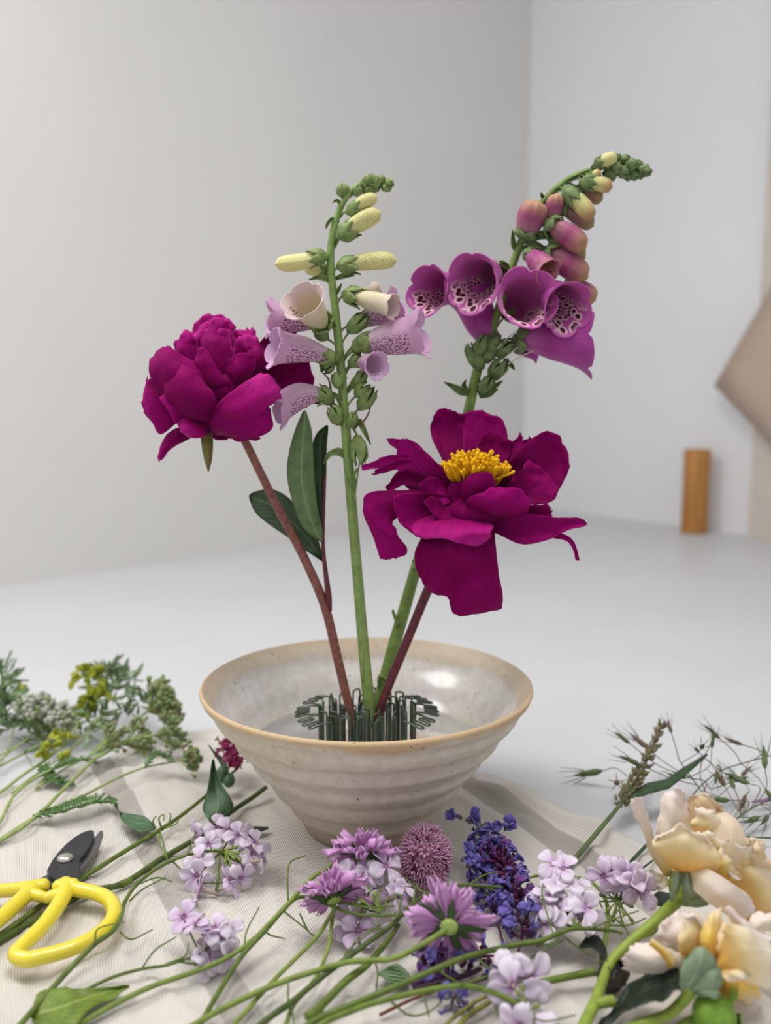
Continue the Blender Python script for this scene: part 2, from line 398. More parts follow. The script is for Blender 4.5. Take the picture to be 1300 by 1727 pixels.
def stoneware(name, inside):
    t = NT(name); v = t.coords('Object'); sx = t.n('ShaderNodeSeparateXYZ'); t.l(v, sx.inputs[0])
    n = t.noise(v, 30, 4); z = t.math('ADD', sx.outputs[2], t.math('MULTIPLY', t.math('ADD', t.math('SUBTRACT', n, .5), t.math('MULTIPLY', t.math('SUBTRACT', t.noise(v, 9, 2), .5), 1.6)), .011))
    if inside:
        zz = t.math('MULTIPLY', z, 10.0)
        col = t.ramp(zz, [(.40, lin((196, 188, 164))), (.52, lin((208, 203, 188))), (.62, lin((214, 211, 206))), (.845, lin((212, 209, 206))), (.885, lin((200, 188, 170))), (.965, lin((194, 174, 148)))])
    else:
        zz = t.math('MULTIPLY', z, 10.0)
        col = t.ramp(zz, [(.02, lin((186, 164, 142))), (.10, lin((204, 188, 172))), (.5, lin((216, 206, 194))), (.925, lin((220, 210, 194))), (.965, lin((206, 176, 134))), (1., lin((204, 174, 132)))])
    n2 = t.noise(v, 140, 3)
    col = t.mix(t.ramp(n2, [(.35, (.35,)*3), (.7, (0, 0, 0))]), col, lin((176, 160, 142)))
    vo = t.n('ShaderNodeTexVoronoi'); vo.inputs['Scale'].default_value = 210; t.l(v, vo.inputs['Vector'])
    pick = t.noise(v, 190, 1)
    sp = t.math('MULTIPLY', t.ramp(vo.outputs['Distance'], [(.12, (1, 1, 1)), (.2, (0, 0, 0))]), t.ramp(pick, [(.54, (0, 0, 0)), (.60, (1, 1, 1))]))
    col = t.mix(t.math('MULTIPLY', sp, .8), col, lin((92, 68, 50)))
    if inside:
        rgh = t.ramp(zz, [(.82, (.16,)*3), (.90, (.45,)*3)])
        return t.finish(col, rgh, .5, n2, .06, .001)
    return t.finish(col, .55, .35, t.math('ADD', n2, n), .12, .001)
MAT_BO, MAT_BI = stoneware('stoneware_outside', False), stoneware('glazed_inside', True)
b.build('bowl_body', [MAT_BO, MAT_BI], bowl)
b = MB(); lathe(b, [(.034, .006), (.034, .0006), (.036, 0), (.0415, 0), (.0432, .0012), (.0440, .0075), (.0452, .0088), (.040, .0085)], (BX, BY, .0028), 96); b.build('foot_ring', MAT_BO, bowl)
# water
t = NT('clear_water'); fz = t.n('ShaderNodeFresnel', i_IOR=1.33); tp = t.n('ShaderNodeBsdfTransparent'); tp.inputs[0].default_value = (.955, .96, .93, 1)
gl = t.n('ShaderNodeBsdfGlossy'); gl.inputs['Roughness'].default_value = .03
mx = t.n('ShaderNodeMixShader'); t.l(fz.outputs[0], mx.inputs[0]); t.l(tp.outputs[0], mx.inputs[1]); t.l(gl.outputs[0], mx.inputs[2]); t.l(mx.outputs[0], t.out.inputs[0])
zw = .0565; rw = float(np.interp(zw, [.042, .05, .07], [.0675, .0735, .0885]))-.0004
b = MB(); lathe(b, [(.001, 0), (rw*.5, 0), (rw*.97, 0), (rw, .0003)], (BX, BY, .0028+zw), 96)
tag(b.build('water', t.m), 'shallow clear water around the wire frog inside the stoneware bowl', 'water')
# droplets on the inner wall
dm = NT('water_drop'); g1 = dm.n('ShaderNodeBsdfPrincipled'); g1.inputs['Base Color'].default_value = (.9, .92, .93, 1); g1.inputs['Roughness'].default_value = .05; g1.inputs['Alpha'].default_value = .35; dm.l(g1.outputs[0], dm.out.inputs[0])
for px, py in ((537, 1126), (536, 1141)):
    p = P(px, py, BY+.085); p = P(px, py, BY+.0935 if py < 1130 else BY+.090)
    b = MB(); b.ball(p, .0014, 10, 8, axis=(0, -.4, .9), stretch=1.3)
    tag(b.build('water_droplet', dm.m), 'clear droplet on the inner wall of the bowl, %s of two near the brown stem' % ('upper' if py < 1130 else 'lower'), 'droplet', 'droplets on the bowl wall')

# flower frog
FX, FY, FZ, FT = -.0125, .600, .0375, .0862
MAT_WIRE = plain('green_wire', (54, 68, 52), .25, 200, .38, .5, coat=.3)
frog = thing('flower_frog', 'round dark green wire hairpin flower frog standing in the bowl water', 'flower frog', (FX, FY, FZ))
b = MB(); lathe(b, [(.001, 0), (.036, 0), (.037, .0015), (.036, .003), (.001, .003)], (FX, FY, FZ), 48); b.build('base_plate', MAT_WIRE, frog)
def serp(Rk, n, top, ph, amp=.0):
    pts = []
    for k in range(n):
        a0 = 2*math.pi*(k+ph)/n; a1 = 2*math.pi*(k+ph+.5)/n
        r0, r1 = Rk+amp, Rk-amp
        zt = top+rnd.uniform(-.002, .0012); zb = FZ+.004
        w = (a1-a0)
        for (a, r, z) in ((a0, r0, zb+.004), (a0, r0, (zb+zt)/2), (a0, r0, zt-.003), (a0+w*.22, r0, zt-.0005), (a0+w*.78, r1, zt-.0005), (a1, r1, zt-.003), (a1, r1, (zb+zt)/2), (a1, r1, zb+.004), (a1+w*.22, r1, zb+.001), (a1+w*.78, r0, zb+.001)):
            pts.append((FX+r*math.cos(a), FY+r*math.sin(a), z))
    return pts
for Rk, n, top, ph in ((.0315, 18, FT, 0), (.0245, 13, FT-.001, .3), (.0170, 9, FT-.001, .1), (.0095, 5, FT-.002, .4)):
    q = serp(Rk, n, top, ph, .0011); b = MB(); b.tube(q, .0007, 5, len(q)*2, closed=True); b.build('wire_ring', MAT_WIRE, frog)
for side in (0, math.pi):
    for g in (-.55, 0.02, .55):
        pts = [(.0325, g-.2, FZ+.004), (.0328, g-.2, (FZ+FT)/2), (.0330, g-.2, FT-.007), (.0345, g-.2, FT-.005)]
        for k in range(3):
            a = g-.2+k*.16
            pts += [(.0400, a, FT-.0052), (.0470, a, FT-.0066), (.0485, a+.04, FT-.0068), (.0470, a+.08, FT-.0066), (.0405, a+.08, FT-.0054), (.0392, a+.12, FT-.0052)]
        pts += [(.0345, g+.28, FT-.005), (.0330, g+.28, FT-.007), (.0328, g+.28, (FZ+FT)/2), (.0325, g+.28, FZ+.004)]
        q = [(FX+r*math.cos(a+side), FY+r*math.sin(a+side), z) for r, a, z in pts]
        b = MB(); b.tube(q, .0007, 5, len(q)*3); b.build('wire_foot', MAT_WIRE, frog)

# ------------------------------------------------------------------ flower helpers
def rows_grid(rows, Y0, nu=15, nv=15, cup=0., ruffle=0., seed=0, rf=55., jag=0.):
    """rows from base to tip: (d, [(px,py),...]); d = millimetres towards the camera; cup = how far the middle sinks back (mm)"""
    R = []
    for r in rows:
        d, pts = r[0], r[1]
        c = r[2] if len(r) > 2 else cup
        q = []
        k = len(pts)
        for i, p in enumerate(pts):
            u = i/(k-1) if k > 1 else .5
            dd = d-c*(1-(2*u-1)**2)+(p[2] if len(p) > 2 else 0)
            q.append(P(p[0], p[1], Y0-dd/1000))
        R.append(cr(q, nu))
    A = np.stack(R, 0)
    A = np.stack([cr(A[:, i], nv) for i in range(nu)], 1)
    if ruffle:
        du = np.gradient(A, axis=1); dv = np.gradient(A, axis=0)
        N = np.cross(du, dv); N /= np.maximum(np.linalg.norm(N, axis=2, keepdims=True), 1e-12)
        for j in range(nv):
            for i in range(nu):
                p = A[j, i]; e = max((j/(nv-1))**2, abs(2*i/(nu-1)-1)**3)
                A[j, i] = p+N[j, i]*ruffle/1000*(e*noise.noise(Vector((p[0]*rf*2.2, p[2]*rf*2.2, seed)))+.6*noise.noise(Vector((p[0]*rf*.8, p[2]*rf*.8, seed+9))))
    if jag:
        for i in range(nu):
            u = i/(nu-1); s = jag/1000*(noise.noise(Vector((u*7, seed*3.3, 1)))+.6*noise.noise(Vector((u*17, seed*5.1, 4))))
            for j in range(nv):
                w = max(0, (j/(nv-1)-.7)/.3)**2
                if w: A[j, i] = A[j, i]+unit(A[min(j+1, nv-1), i]-A[max(j-1, 0), i])*s*w
    return A
def petal(root, rows, Y0, mats, name='petal', th=.0005, **k):
    b = MB(); b.sheet(rows_grid(rows, Y0, **k), th); return b.build(name, mats, root)
def leafgrid(A, fold=.0):
    return A
def stem_px(pts, Y0, r, n=10):                   # (px, py, d) -> tube
    b = MB(); b.tube([P(p[0], p[1], Y0-(p[2] if len(p) > 2 else 0)/1000) for p in pts], r, n); return b
MAT_PEO = petalmat('peony_petal', (108, 2, 68), (150, 3, 102), (172, 10, 122), .30, 30, .62, .30, .07, .03, bs=.5)
MAT_PEO2 = petalmat('peony_crown_petal', (118, 2, 74), (168, 6, 114), (196, 38, 144), .30, 24, .62, .30, .08, .04, bs=.5)
MAT_PEOD = petalmat('peony_dark_petal', (86, 1, 54), (130, 2, 84), (150, 6, 102), .26, 30, .62, .28, .06, .02, bs=.5)
MAT_RSTEM = plain('red_brown_stem', (124, 76, 66), .35, 300, .45, .35)
MAT_DSTEM = plain('dark_red_stem', (96, 38, 48), .4, 250, .4, .35)
MAT_GSTEM = plain('green_stem', (104, 128, 62), .25, 160, .5, .3)
MAT_PLEAF = leafmat('peony_leaf', (92, 116, 72), (124, 142, 96))
MAT_PLEAFD = leafmat('peony_leaf_dark', (52, 74, 48), (96, 116, 76))

# ------------------------------------------------------------------ right peony, open
YR = .585
pr_ = thing('peony_stem', 'open dark magenta peony with a yellow stamen centre leaning over the right of the bowl', 'peony', P(640, 1205, .600), 'peonies in the bowl')
b = MB(); b.tube([P(634, 1222, .600), P(652, 1165, .599), P(690, 1072, .597), P(720, 998, .594), P(752, 930, .592), P(786, 868, .590)], [.0030, .0030, .0031, .0032, .003, .003], 10); b.build('stem', MAT_DSTEM, pr_)
K = dict(ruffle=2.8, rf=95, nu=25, nv=21, jag=1.6)
def pp(rows, m=None, **k):
    q = dict(K); q.update(k); q['seed'] = rnd.random()*50
    return petal(pr_, rows, YR, m or MAT_PEO, **q)
# back petals
pp([(-8, [(770, 820), (795, 818), (815, 818)]), (-22, [(746, 776), (780, 772), (812, 775)]), (-34, [(730, 742), (762, 738), (800, 742)]), (-40, [(727, 716), (756, 712), (797, 716)]), (-38, [(731, 703), (743, 691), (758, 690), (772, 696), (785, 698)])], MAT_PEOD, cup=5)
pp([(-8, [(795, 818), (815, 815), (830, 812)]), (-20, [(782, 770), (815, 770), (850, 775)]), (-30, [(780, 735), (815, 735), (856, 748)]), (-34, [(784, 710), (818, 712), (855, 728)]), (-33, [(786, 698), (800, 692), (815, 694), (830, 702), (847, 707), (853, 722)])], cup=4, ruffle=2.2)
pp([(-6, [(800, 815), (820, 815), (836, 815)]), (-14, [(800, 778), (826, 776), (852, 782)]), (-18, [(805, 752), (830, 750), (862, 760)]), (-17, [(816, 735), (829, 727), (846, 733), (866, 748)])], MAT_PEOD, cup=4)
pp([(-6, [(822, 815), (835, 815), (845, 815)]), (-18, [(845, 775), (858, 770), (870, 778)]), (-24, [(860, 750), (868, 748), (878, 752)]), (-24, [(872, 738), (877, 729), (883, 738)])], cup=2)
pp([(-6, [(826, 815), (838, 815), (848, 818)]), (-18, [(866, 772), (876, 768), (890, 775)]), (-22, [(880, 748), (890, 746), (902, 752)]), (-22, [(888, 740), (893, 735), (899, 742)])], cup=2)
# right large petal
pp([(-2, [(832, 815), (840, 835), (850, 850)]), (-8, [(858, 778), (872, 810), (890, 846)]), (-12, [(884, 750), (908, 790), (930, 842)]), (-16, [(904, 734), (932, 770), (952, 808)]), (-14, [(921, 724), (938, 732), (950, 748), (959, 766), (960, 786)])], MAT_PEOD, cup=7, ruffle=2.)
pp([(0, [(838, 830), (845, 845), (852, 856)]), (2, [(862, 810), (875, 835), (888, 852)]), (0, [(880, 790), (905, 815), (930, 846)]), (-4, [(890, 776), (915, 790), (942, 826)])], MAT_PEOD, cup=5)
# left upper petal
pp([(-2, [(770, 815), (762, 835), (755, 850)]), (0, [(742, 785), (728, 815), (722, 845)]), (-4, [(718, 762), (700, 790), (690, 826)]), (-8, [(700, 746), (682, 765), (672, 800)]), (-12, [(684, 739), (674, 745), (668, 758)])], cup=3, ruffle=2.)
pp([(-10, [(748, 790), (742, 800), (738, 806)]), (-14, [(714, 762), (706, 768), (700, 775)]), (-18, [(684, 744), (676, 750), (672, 757)]), (-20, [(664, 739), (658, 744), (660, 752)]), (-20, [(655, 738), (652, 741), (655, 748)])], MAT_PEO2, cup=2)
pp([(-6, [(735, 790), (730, 800), (728, 808)]), (-10, [(695, 768), (690, 775), (688, 782)]), (-10, [(660, 768), (656, 776), (654, 785)]), (-8, [(634, 778), (630, 785), (628, 791)]), (-6, [(613, 783), (609, 787), (612, 793)])], MAT_PEO2, cup=1)
pp([(-4, [(735, 795), (730, 805), (726, 812)]), (-8, [(695, 776), (690, 784), (684, 790)]), (-6, [(660, 781), (654, 790), (645, 798)]), (-4, [(635, 793), (630, 799), (628, 803)])], cup=1)
pp([(0, [(730, 812), (726, 822), (722, 832)]), (-4, [(690, 790), (685, 805), (682, 818)]), (-4, [(666, 800), (660, 815), (662, 828)]), (-4, [(655, 815), (652, 824), (655, 831)])], MAT_PEOD, cup=2)
# left drooping petal
pp([(0, [(748, 836), (740, 850), (735, 862)]), (10, [(690, 826), (688, 845), (690, 862)]), (14, [(650, 828), (655, 850), (664, 880)]), (16, [(620, 832), (632, 862), (668, 892)]), (17, [(612, 850), (630, 885), (672, 905)]), (15, [(622, 886), (648, 905), (680, 916)]), (12, [(634, 922), (660, 925), (687, 926)]), (10, [(643, 942), (662, 944), (686, 937)])], cup=-3, nv=22, ruffle=2.2)
# front left cup petal with its turned rim
pp([(0, [(775, 842), (780, 862), (790, 880)]), (10, [(720, 830), (730, 862), (762, 900)]), (18, [(690, 832), (706, 870), (745, 910)]), (24, [(668, 836), (680, 878), (722, 910)]), (25, [(665, 846), (674, 880), (698, 901), (716, 910)])], cup=8, ruffle=1.2)
pp([(4, [(770, 846), (800, 850), (822, 862)]), (14, [(725, 870), (775, 872), (826, 880)]), (24, [(695, 886), (765, 886), (832, 890)]), (30, [(700, 902), (765, 902), (828, 898)]), (30, [(716, 909), (746, 908), (772, 915), (797, 921), (818, 916), (829, 903)])], MAT_PEO2, cup=4, ruffle=2.)
# hanging petal below
pp([(4, [(770, 868), (790, 868), (812, 868)]), (16, [(722, 898), (775, 898), (832, 896)]), (21, [(700, 928), (768, 925), (836, 928)]), (21, [(702, 958), (770, 960), (841, 966)]), (19, [(711, 980), (734, 984, 2), (760, 984, -4), (800, 990, 3), (846, 996)]), (16, [(722, 994), (738, 1001, 2), (756, 1003, -3), (772, 1020, 1), (800, 1024, 3), (847, 1010)]), (13, [(728, 998), (742, 1006), (757, 1006, -2), (757, 1018), (768, 1032), (790, 1037), (818, 1035), (846, 1024)])], MAT_PEOD, cup=-5, nu=25, nv=18, ruffle=2.6)
# right lower petals and tendril
pp([(2, [(800, 850), (800, 868), (800, 886)]), (12, [(845, 858), (845, 884), (842, 902)]), (18, [(890, 866), (890, 894), (880, 918)]), (20, [(926, 872), (930, 890), (926, 910)]), (16, [(952, 873), (956, 884), (958, 894)]), (12, [(972, 873), (978, 882), (980, 889)]), (9, [(985, 877), (990, 884), (987, 886)])], cup=3, ruffle=1.)
pp([(0, [(830, 850), (835, 862), (840, 875)]), (8, [(865, 846), (870, 866), (872, 884)]), (12, [(900, 852), (905, 872), (905, 888)]), (11, [(925, 848), (930, 862), (930, 876)])], MAT_PEOD, cup=3, ruffle=2.)
pp([(14, [(905, 885), (905, 893), (905, 902)]), (18, [(935, 897), (936, 902), (935, 908)]), (19, [(956, 903), (956, 908), (954, 912)]), (19, [(968, 914), (966, 918), (963, 921)]), (18, [(974, 930), (971, 932), (968, 932)]), (17, [(977, 943), (974, 946), (970, 944)])], cup=.5, ruffle=0)
# front petals before the stamens
pp([(2, [(790, 868), (812, 870), (836, 868)]), (9, [(778, 842), (806, 845), (846, 845)]), (13, [(778, 822), (804, 818), (838, 822)]), (13, [(785, 808), (798, 799), (816, 795), (828, 800), (835, 812)])], MAT_PEOD, cup=-3, ruffle=1.)
pp([(6, [(790, 862), (822, 876), (850, 878)]), (16, [(786, 846), (835, 862), (884, 866)]), (20, [(800, 834), (845, 842), (892, 856)]), (19, [(815, 829), (836, 822), (866, 822), (880, 829), (896, 845)])], cup=-5, ruffle=1.4)
pp([(6, [(745, 850), (768, 858), (790, 868)]), (14, [(735, 838), (755, 862), (792, 884)]), (20, [(722, 838), (744, 868), (788, 900)]), (22, [(715, 846), (738, 878), (776, 905)])], MAT_PEOD, cup=5)
pp([(-4, [(760, 825), (770, 830), (780, 838)]), (4, [(735, 806), (748, 822), (765, 844)]), (8, [(718, 806), (730, 828), (750, 852)]), (8, [(706, 818), (715, 838), (730, 855)])], cup=4)
pp([(-2, [(770, 850), (785, 855), (805, 850)]), (-3, [(752, 826), (778, 830), (806, 826)]), (-5, [(750, 808), (778, 806), (806, 808)])], MAT_PEOD, cup=2, ruffle=.4)
pp([(4, [(792, 866), (806, 870), (820, 866)]), (6, [(760, 840), (782, 838), (806, 840)]), (6, [(756, 822), (770, 814), (784, 818)])], MAT_PEOD, cup=2, ruffle=.5)
# receptacle cup behind everything
b = MB(); b.ball(P(795, 862, YR+.006), .022, 18, 12, stretch=.55); b.build('receptacle', MAT_PEOD, pr_)
# stamens
MAT_STA = plain('yellow_anther', (250, 192, 24), .15, 400, .6, .2, .15)
sb = MB(); sc = P(800, 812, YR-.002)
sb.tube([(0, 0, -.004), (0, 0, .004), (0.0004, 0, .0065)], [.0004, .0007, .0011], 5, 6); sb.ball((0.0003, 0, .0075), .0011, 6, 5, stretch=1.6, axis=(.3, 0, 1)); sme = sb.mesh('stamen', MAT_STA)
for i in range(150):
    a = rnd.uniform(0, 2*math.pi); q = math.sqrt(rnd.uniform(.12, 1))
    px = 800+46*q*math.cos(a); dd = 16*q*math.sin(a)
    base = P(px, 806-(14*(1-q*q))+rnd.uniform(-5, 5)-dd*.28-(6 if abs(px-800) < 28 else 0), YR-(dd*-1)/1000+.004)
    ax = V((math.cos(a)*q*.9, math.sin(a)*q*.6-.15, 1.0))+V([rnd.gauss(0, .3) for _ in range(3)])
    inst('stamen', sme, pr_, frame(base, ax, rnd.uniform(0, 6), rnd.uniform(.85, 1.2)))

# ------------------------------------------------------------------ left peony, double
YL = .605
pl = thing('peony_stem', 'double magenta peony with ruffled crown and bare leafy stem on the left of the bowl', 'peony', P(592, 1205, .600), 'peonies in the bowl')
b = MB(); b.tube([P(600, 1228, .598), P(587, 1185, .599), P(568, 1105, .600), P(547, 1020, .601), P(510, 935, .602), P(470, 860, .603), P(438, 795, .604), P(412, 742, .606), P(385, 700, .608)], [.0030, .0031, .0032, .0032, .0030, .0029, .0028, .0028, .003], 10); b.build('stem', MAT_RSTEM, pl)
b = MB(); b.tube([P(556, 1030, .600), P(554, 1005, .599), P(549, 965, .599), P(545, 925, .599), P(545, 880, .600), P(548, 800, .601)], [.0016, .0022, .0016, .0013, .0011, .0007], 8); b.build('leaf_stalk', MAT_DSTEM, pl)
def pleaf(rows, m, Y=.600, **k): return petal(pl, rows, Y, m, name='leaf', th=.0005, **k)
pleaf([(0, [(542, 915), (543, 914), (544, 912)]), (2, [(510, 888), (530, 890), (543, 890)]), (3, [(493, 845), (516, 850), (535, 855)]), (4, [(484, 800), (508, 800), (530, 808)]), (5, [(488, 760), (510, 758), (528, 765)]), (6, [(499, 722), (513, 722), (525, 725)]), (7, [(510, 696), (514, 692), (517, 697)])], MAT_PLEAF, cup=-4, nv=22)
pleaf([(-3, [(544, 912), (545, 910), (547, 908)]), (-4, [(532, 860), (542, 862), (548, 862)]), (-6, [(528, 800), (541, 800), (550, 800)]), (-8, [(527, 752), (540, 752), (551, 752)]), (-9, [(535, 730), (545, 728), (553, 728)]), (-10, [(548, 719), (551, 717), (553, 718)])], MAT_PLEAFD, cup=3, nv=20)
pleaf([(0, [(545, 948), (546, 946), (546, 944)]), (-6, [(512, 926), (522, 912), (532, 900)]), (-12, [(482, 904), (494, 882), (508, 866)]), (-17, [(450, 882), (464, 856), (485, 838)]), (-21, [(430, 864), (440, 844), (456, 824)]), (-24, [(422, 846), (424, 838), (434, 828)]), (-25, [(420, 836), (421, 834), (424, 832)])], MAT_PLEAFD, cup=3, nv=20)
K = dict(ruffle=2.8, rf=95, nu=25, nv=21, jag=1.6)
def lp(rows, m=None, **k):
    q = dict(K); q.update(k); q['seed'] = rnd.random()*50
    return petal(pl, rows, YL, m or MAT_PEO, **q)
b = MB(); b.ball(P(370, 660, YL+.004), .024, 20, 12, stretch=.9); b.build('receptacle', MAT_PEOD, pl)
# right back petals
lp([(-10, [(400, 640), (405, 660), (410, 675)]), (-14, [(450, 600), (460, 640), (462, 680)]), (-18, [(490, 588), (500, 635), (496, 690)]), (-20, [(515, 600), (528, 630), (528, 660), (516, 688)])], MAT_PEOD, cup=4)
lp([(-10, [(410, 610), (415, 635), (420, 655)]), (-18, [(450, 565), (465, 600), (470, 640)]), (-22, [(480, 546), (492, 580), (500, 620)]), (-22, [(495, 552), (502, 575), (508, 600)])], MAT_PEOD, cup=4)
# crown
for d, rows in ((-14, ([(340, 640), (360, 645), (385, 640)], [(325, 580), (358, 575), (396, 580)], [(322, 552), (340, 536), (365, 530), (382, 536), (394, 552)])),
                (-4, ([(330, 640), (350, 645), (370, 640)], [(318, 590), (344, 590), (372, 590)], [(326, 562), (340, 546), (358, 544), (374, 556)])),
                (4, ([(350, 645), (368, 650), (388, 645)], [(340, 600), (364, 600), (392, 600)], [(346, 572), (360, 560), (376, 556), (390, 566)])),
                (-10, ([(385, 645), (400, 650), (418, 645)], [(385, 590), (405, 590), (430, 595)], [(388, 566), (402, 556), (418, 558), (432, 568)])),
                (0, ([(385, 650), (402, 655), (420, 650)], [(388, 605), (410, 602), (438, 606)], [(396, 578), (412, 566), (430, 568), (441, 586)])),
                (-16, ([(365, 640), (380, 640), (395, 640)], [(366, 580), (380, 575), (396, 580)], [(374, 550), (382, 540), (388, 537), (394, 552)])),
                (-12, ([(400, 640), (410, 640), (420, 640)], [(410, 588), (417, 584), (426, 588)], [(413, 564), (416, 554), (421, 556)])),
                (-12, ([(404, 640), (412, 640), (422, 640)], [(416, 588), (422, 584), (430, 588)], [(422, 564), (425, 552), (429, 560)])),
                (-16, ([(310, 640), (320, 640), (330, 640)], [(304, 585), (312, 580), (322, 585)], [(308, 562), (314, 556), (321, 560)]))):
    lp([(d-4, rows[0]), (d+2, rows[1]), (d, rows[2])], MAT_PEO2, cup=-4, ruffle=3.2, rf=95)
for i in range(16):                               # small frilled petals at the heart of the crown
    cx = rnd.uniform(332, 390); cy = 560-8*(1-((cx-360)/30)**2)+rnd.uniform(-8, 22); w = rnd.uniform(7, 13); d = rnd.uniform(-8, 7)
    lp([(d, [(cx-w*.7, cy+30), (cx, cy+32), (cx+w*.7, cy+30)]), (d+2, [(cx-w, cy+8), (cx, cy+6), (cx+w, cy+9)]), (d+1, [(cx-w*.9, cy-6), (cx-w*.2, cy-13), (cx+w*.8, cy-8)])], MAT_PEO2, cup=rnd.uniform(-3, 2), ruffle=2.5, rf=140, nu=9, nv=9)
for i in range(7):
    cx = rnd.uniform(396, 436); cy = rnd.uniform(572, 600); w = rnd.uniform(7, 12); d = rnd.uniform(-4, 6)
    lp([(d, [(cx-w*.7, cy+28), (cx, cy+30), (cx+w*.7, cy+28)]), (d+2, [(cx-w, cy+8), (cx, cy+6), (cx+w, cy+9)]), (d+1, [(cx-w*.9, cy-4), (cx, cy-10), (cx+w*.8, cy-5)])], MAT_PEO2, cup=rnd.uniform(-3, 2), ruffle=2.5, rf=140, nu=9, nv=9)
# upper left petals
lp([(-2, [(320, 660), (335, 660), (350, 660)]), (4, [(296, 610), (314, 606), (334, 612)]), (2, [(293, 580), (310, 562), (320, 560), (329, 576)])], MAT_PEO, cup=-4)
lp([(0, [(330, 690), (342, 695), (356, 690)]), (16, [(284, 680), (316, 680), (350, 668)]), (20, [(256, 640), (298, 635), (344, 640)]), (16, [(253, 612), (285, 605), (334, 618)]), (10, [(260, 597), (272, 585), (286, 583), (297, 593), (328, 610)])], MAT_PEOD, cup=-9, ruffle=1.2)
# central front petals
lp([(4, [(352, 690), (368, 690), (385, 680)]), (16, [(338, 655), (362, 655), (390, 650)]), (17, [(329, 620), (352, 618), (376, 634)]), (14, [(330, 602), (334, 588), (342, 586), (354, 597), (366, 615)])], MAT_PEOD, cup=-4, ruffle=1.)
lp([(6, [(360, 670), (382, 672), (402, 665)]), (12, [(342, 620), (368, 620), (392, 625)]), (10, [(338, 580), (362, 578), (388, 584)]), (4, [(345, 562), (362, 553), (382, 560)])], MAT_PEOD, cup=-5, ruffle=1.4)
lp([(6, [(378, 665), (394, 665), (412, 655)]), (14, [(380, 632), (404, 630), (428, 630)]), (13, [(386, 606), (398, 597), (420, 596), (432, 608)])], MAT_PEOD, cup=-5, ruffle=1.2)
lp([(2, [(410, 650), (425, 650), (440, 640)]), (8, [(412, 610), (432, 610), (448, 612)]), (2, [(424, 582), (436, 580), (446, 590)])], MAT_PEOD, cup=-4)
# outer left petals
lp([(2, [(318, 700), (320, 690), (322, 680)]), (12, [(296, 715), (280, 680), (262, 640)]), (12, [(272, 732), (254, 690), (246, 644)]), (8, [(258, 716), (243, 694), (242, 664), (250, 632)])], cup=-4, ruffle=1.)
lp([(10, [(330, 706), (332, 696), (338, 690)]), (20, [(310, 708), (312, 690), (322, 672)]), (24, [(298, 714), (288, 692), (282, 664)]), (22, [(296, 706), (280, 686), (270, 672), (276, 664)])], MAT_PEO, cup=-4, ruffle=1.2)
# big front body petal
lp([(8, [(335, 712), (355, 712), (372, 706)]), (22, [(300, 705), (340, 706), (368, 692)]), (27, [(280, 672), (325, 668), (362, 668)]), (24, [(278, 640), (312, 634), (350, 650)]), (18, [(290, 622), (310, 616), (334, 630)])], MAT_PEOD, cup=-8, ruffle=1.)
# bright front right petals
lp([(6, [(350, 728), (360, 732), (372, 734)]), (20, [(345, 708), (372, 726), (402, 742)]), (26, [(368, 684), (406, 712), (440, 736)]), (26, [(398, 664), (430, 690), (460, 720)]), (22, [(424, 656), (442, 672), (455, 690)])], MAT_PEO, cup=-5, ruffle=1.2)
lp([(10, [(342, 707), (352, 716), (364, 722)]), (27, [(362, 684), (386, 704), (412, 714)]), (33, [(394, 658), (418, 684), (444, 692)]), (33, [(418, 641), (446, 662), (458, 680)]), (29, [(440, 629), (456, 634), (470, 650), (473, 668), (455, 684)])], MAT_PEO2, cup=-4, ruffle=1.4)
lp([(12, [(352, 722), (362, 730), (380, 734)]), (18, [(362, 726), (392, 738), (430, 738)]), (18, [(372, 732), (402, 744), (440, 738)])], MAT_PEOD, cup=-2)
# low front and drooping petals
lp([(10, [(345, 706), (352, 715), (356, 724)]), (22, [(325, 704), (332, 718), (348, 734)]), (25, [(308, 707), (316, 722), (330, 740)]), (22, [(299, 716), (306, 728), (318, 738)])], MAT_PEO2, cup=-4, ruffle=1.)
lp([(2, [(320, 720), (322, 728), (324, 738)]), (6, [(298, 722), (302, 736), (310, 745)]), (8, [(280, 735), (284, 748), (288, 757)]), (9, [(270, 754), (272, 764), (278, 770)]), (9, [(266, 772), (269, 777), (275, 774)])], cup=-2, ruffle=1.)
lp([(0, [(350, 720), (365, 725), (380, 728)]), (6, [(356, 732), (372, 740), (384, 740)]), (6, [(364, 738), (372, 742), (378, 741)])], MAT_PEOD, cup=0)
# sepal
petal(pl, [(0, [(338, 725), (348, 725), (358, 725)]), (3, [(340, 750), (350, 752), (359, 750)]), (4, [(345, 776), (351, 778), (357, 775)]), (5, [(350, 792), (351, 796), (353, 791)])], YL-.006, plain('peony_sepal', (104, 98, 48), .3, 150), name='sepal', cup=-3)

# ------------------------------------------------------------------ foxgloves
MAT_CAL = plain('calyx_green', (122, 142, 84), .3, 200, .55, .3, .1)
MAT_CALD = plain('calyx_dark_green', (104, 124, 76), .35, 200, .55, .3, .1)
MAT_FSTEM = plain('foxglove_stem', (128, 152, 86), .2, 140, .5, .3)
L_OUT = spotmat('lilac_bell_outside', (224, 200, 206), (218, 170, 208), (150, 70, 130), None, 40, .55, .36, .5, .30, (.08, .85), .3)
L_IN = spotmat('lilac_bell_inside', (224, 192, 216), (224, 182, 220), (96, 30, 78), (236, 220, 232), 22, .55, .30, .5, .16, (.45, .95), .25)
C_OUT = spotmat('cream_bell_outside', (226, 222, 168), (228, 214, 196), (150, 120, 110), None, 40, .55, .22, .5, .25, (.2, .8), .3)
C_IN = spotmat('cream_bell_inside', (236, 232, 180), (216, 190, 196), (92, 40, 50), None, 24, .55, .36, .5, .22, (.35, .9), .25)
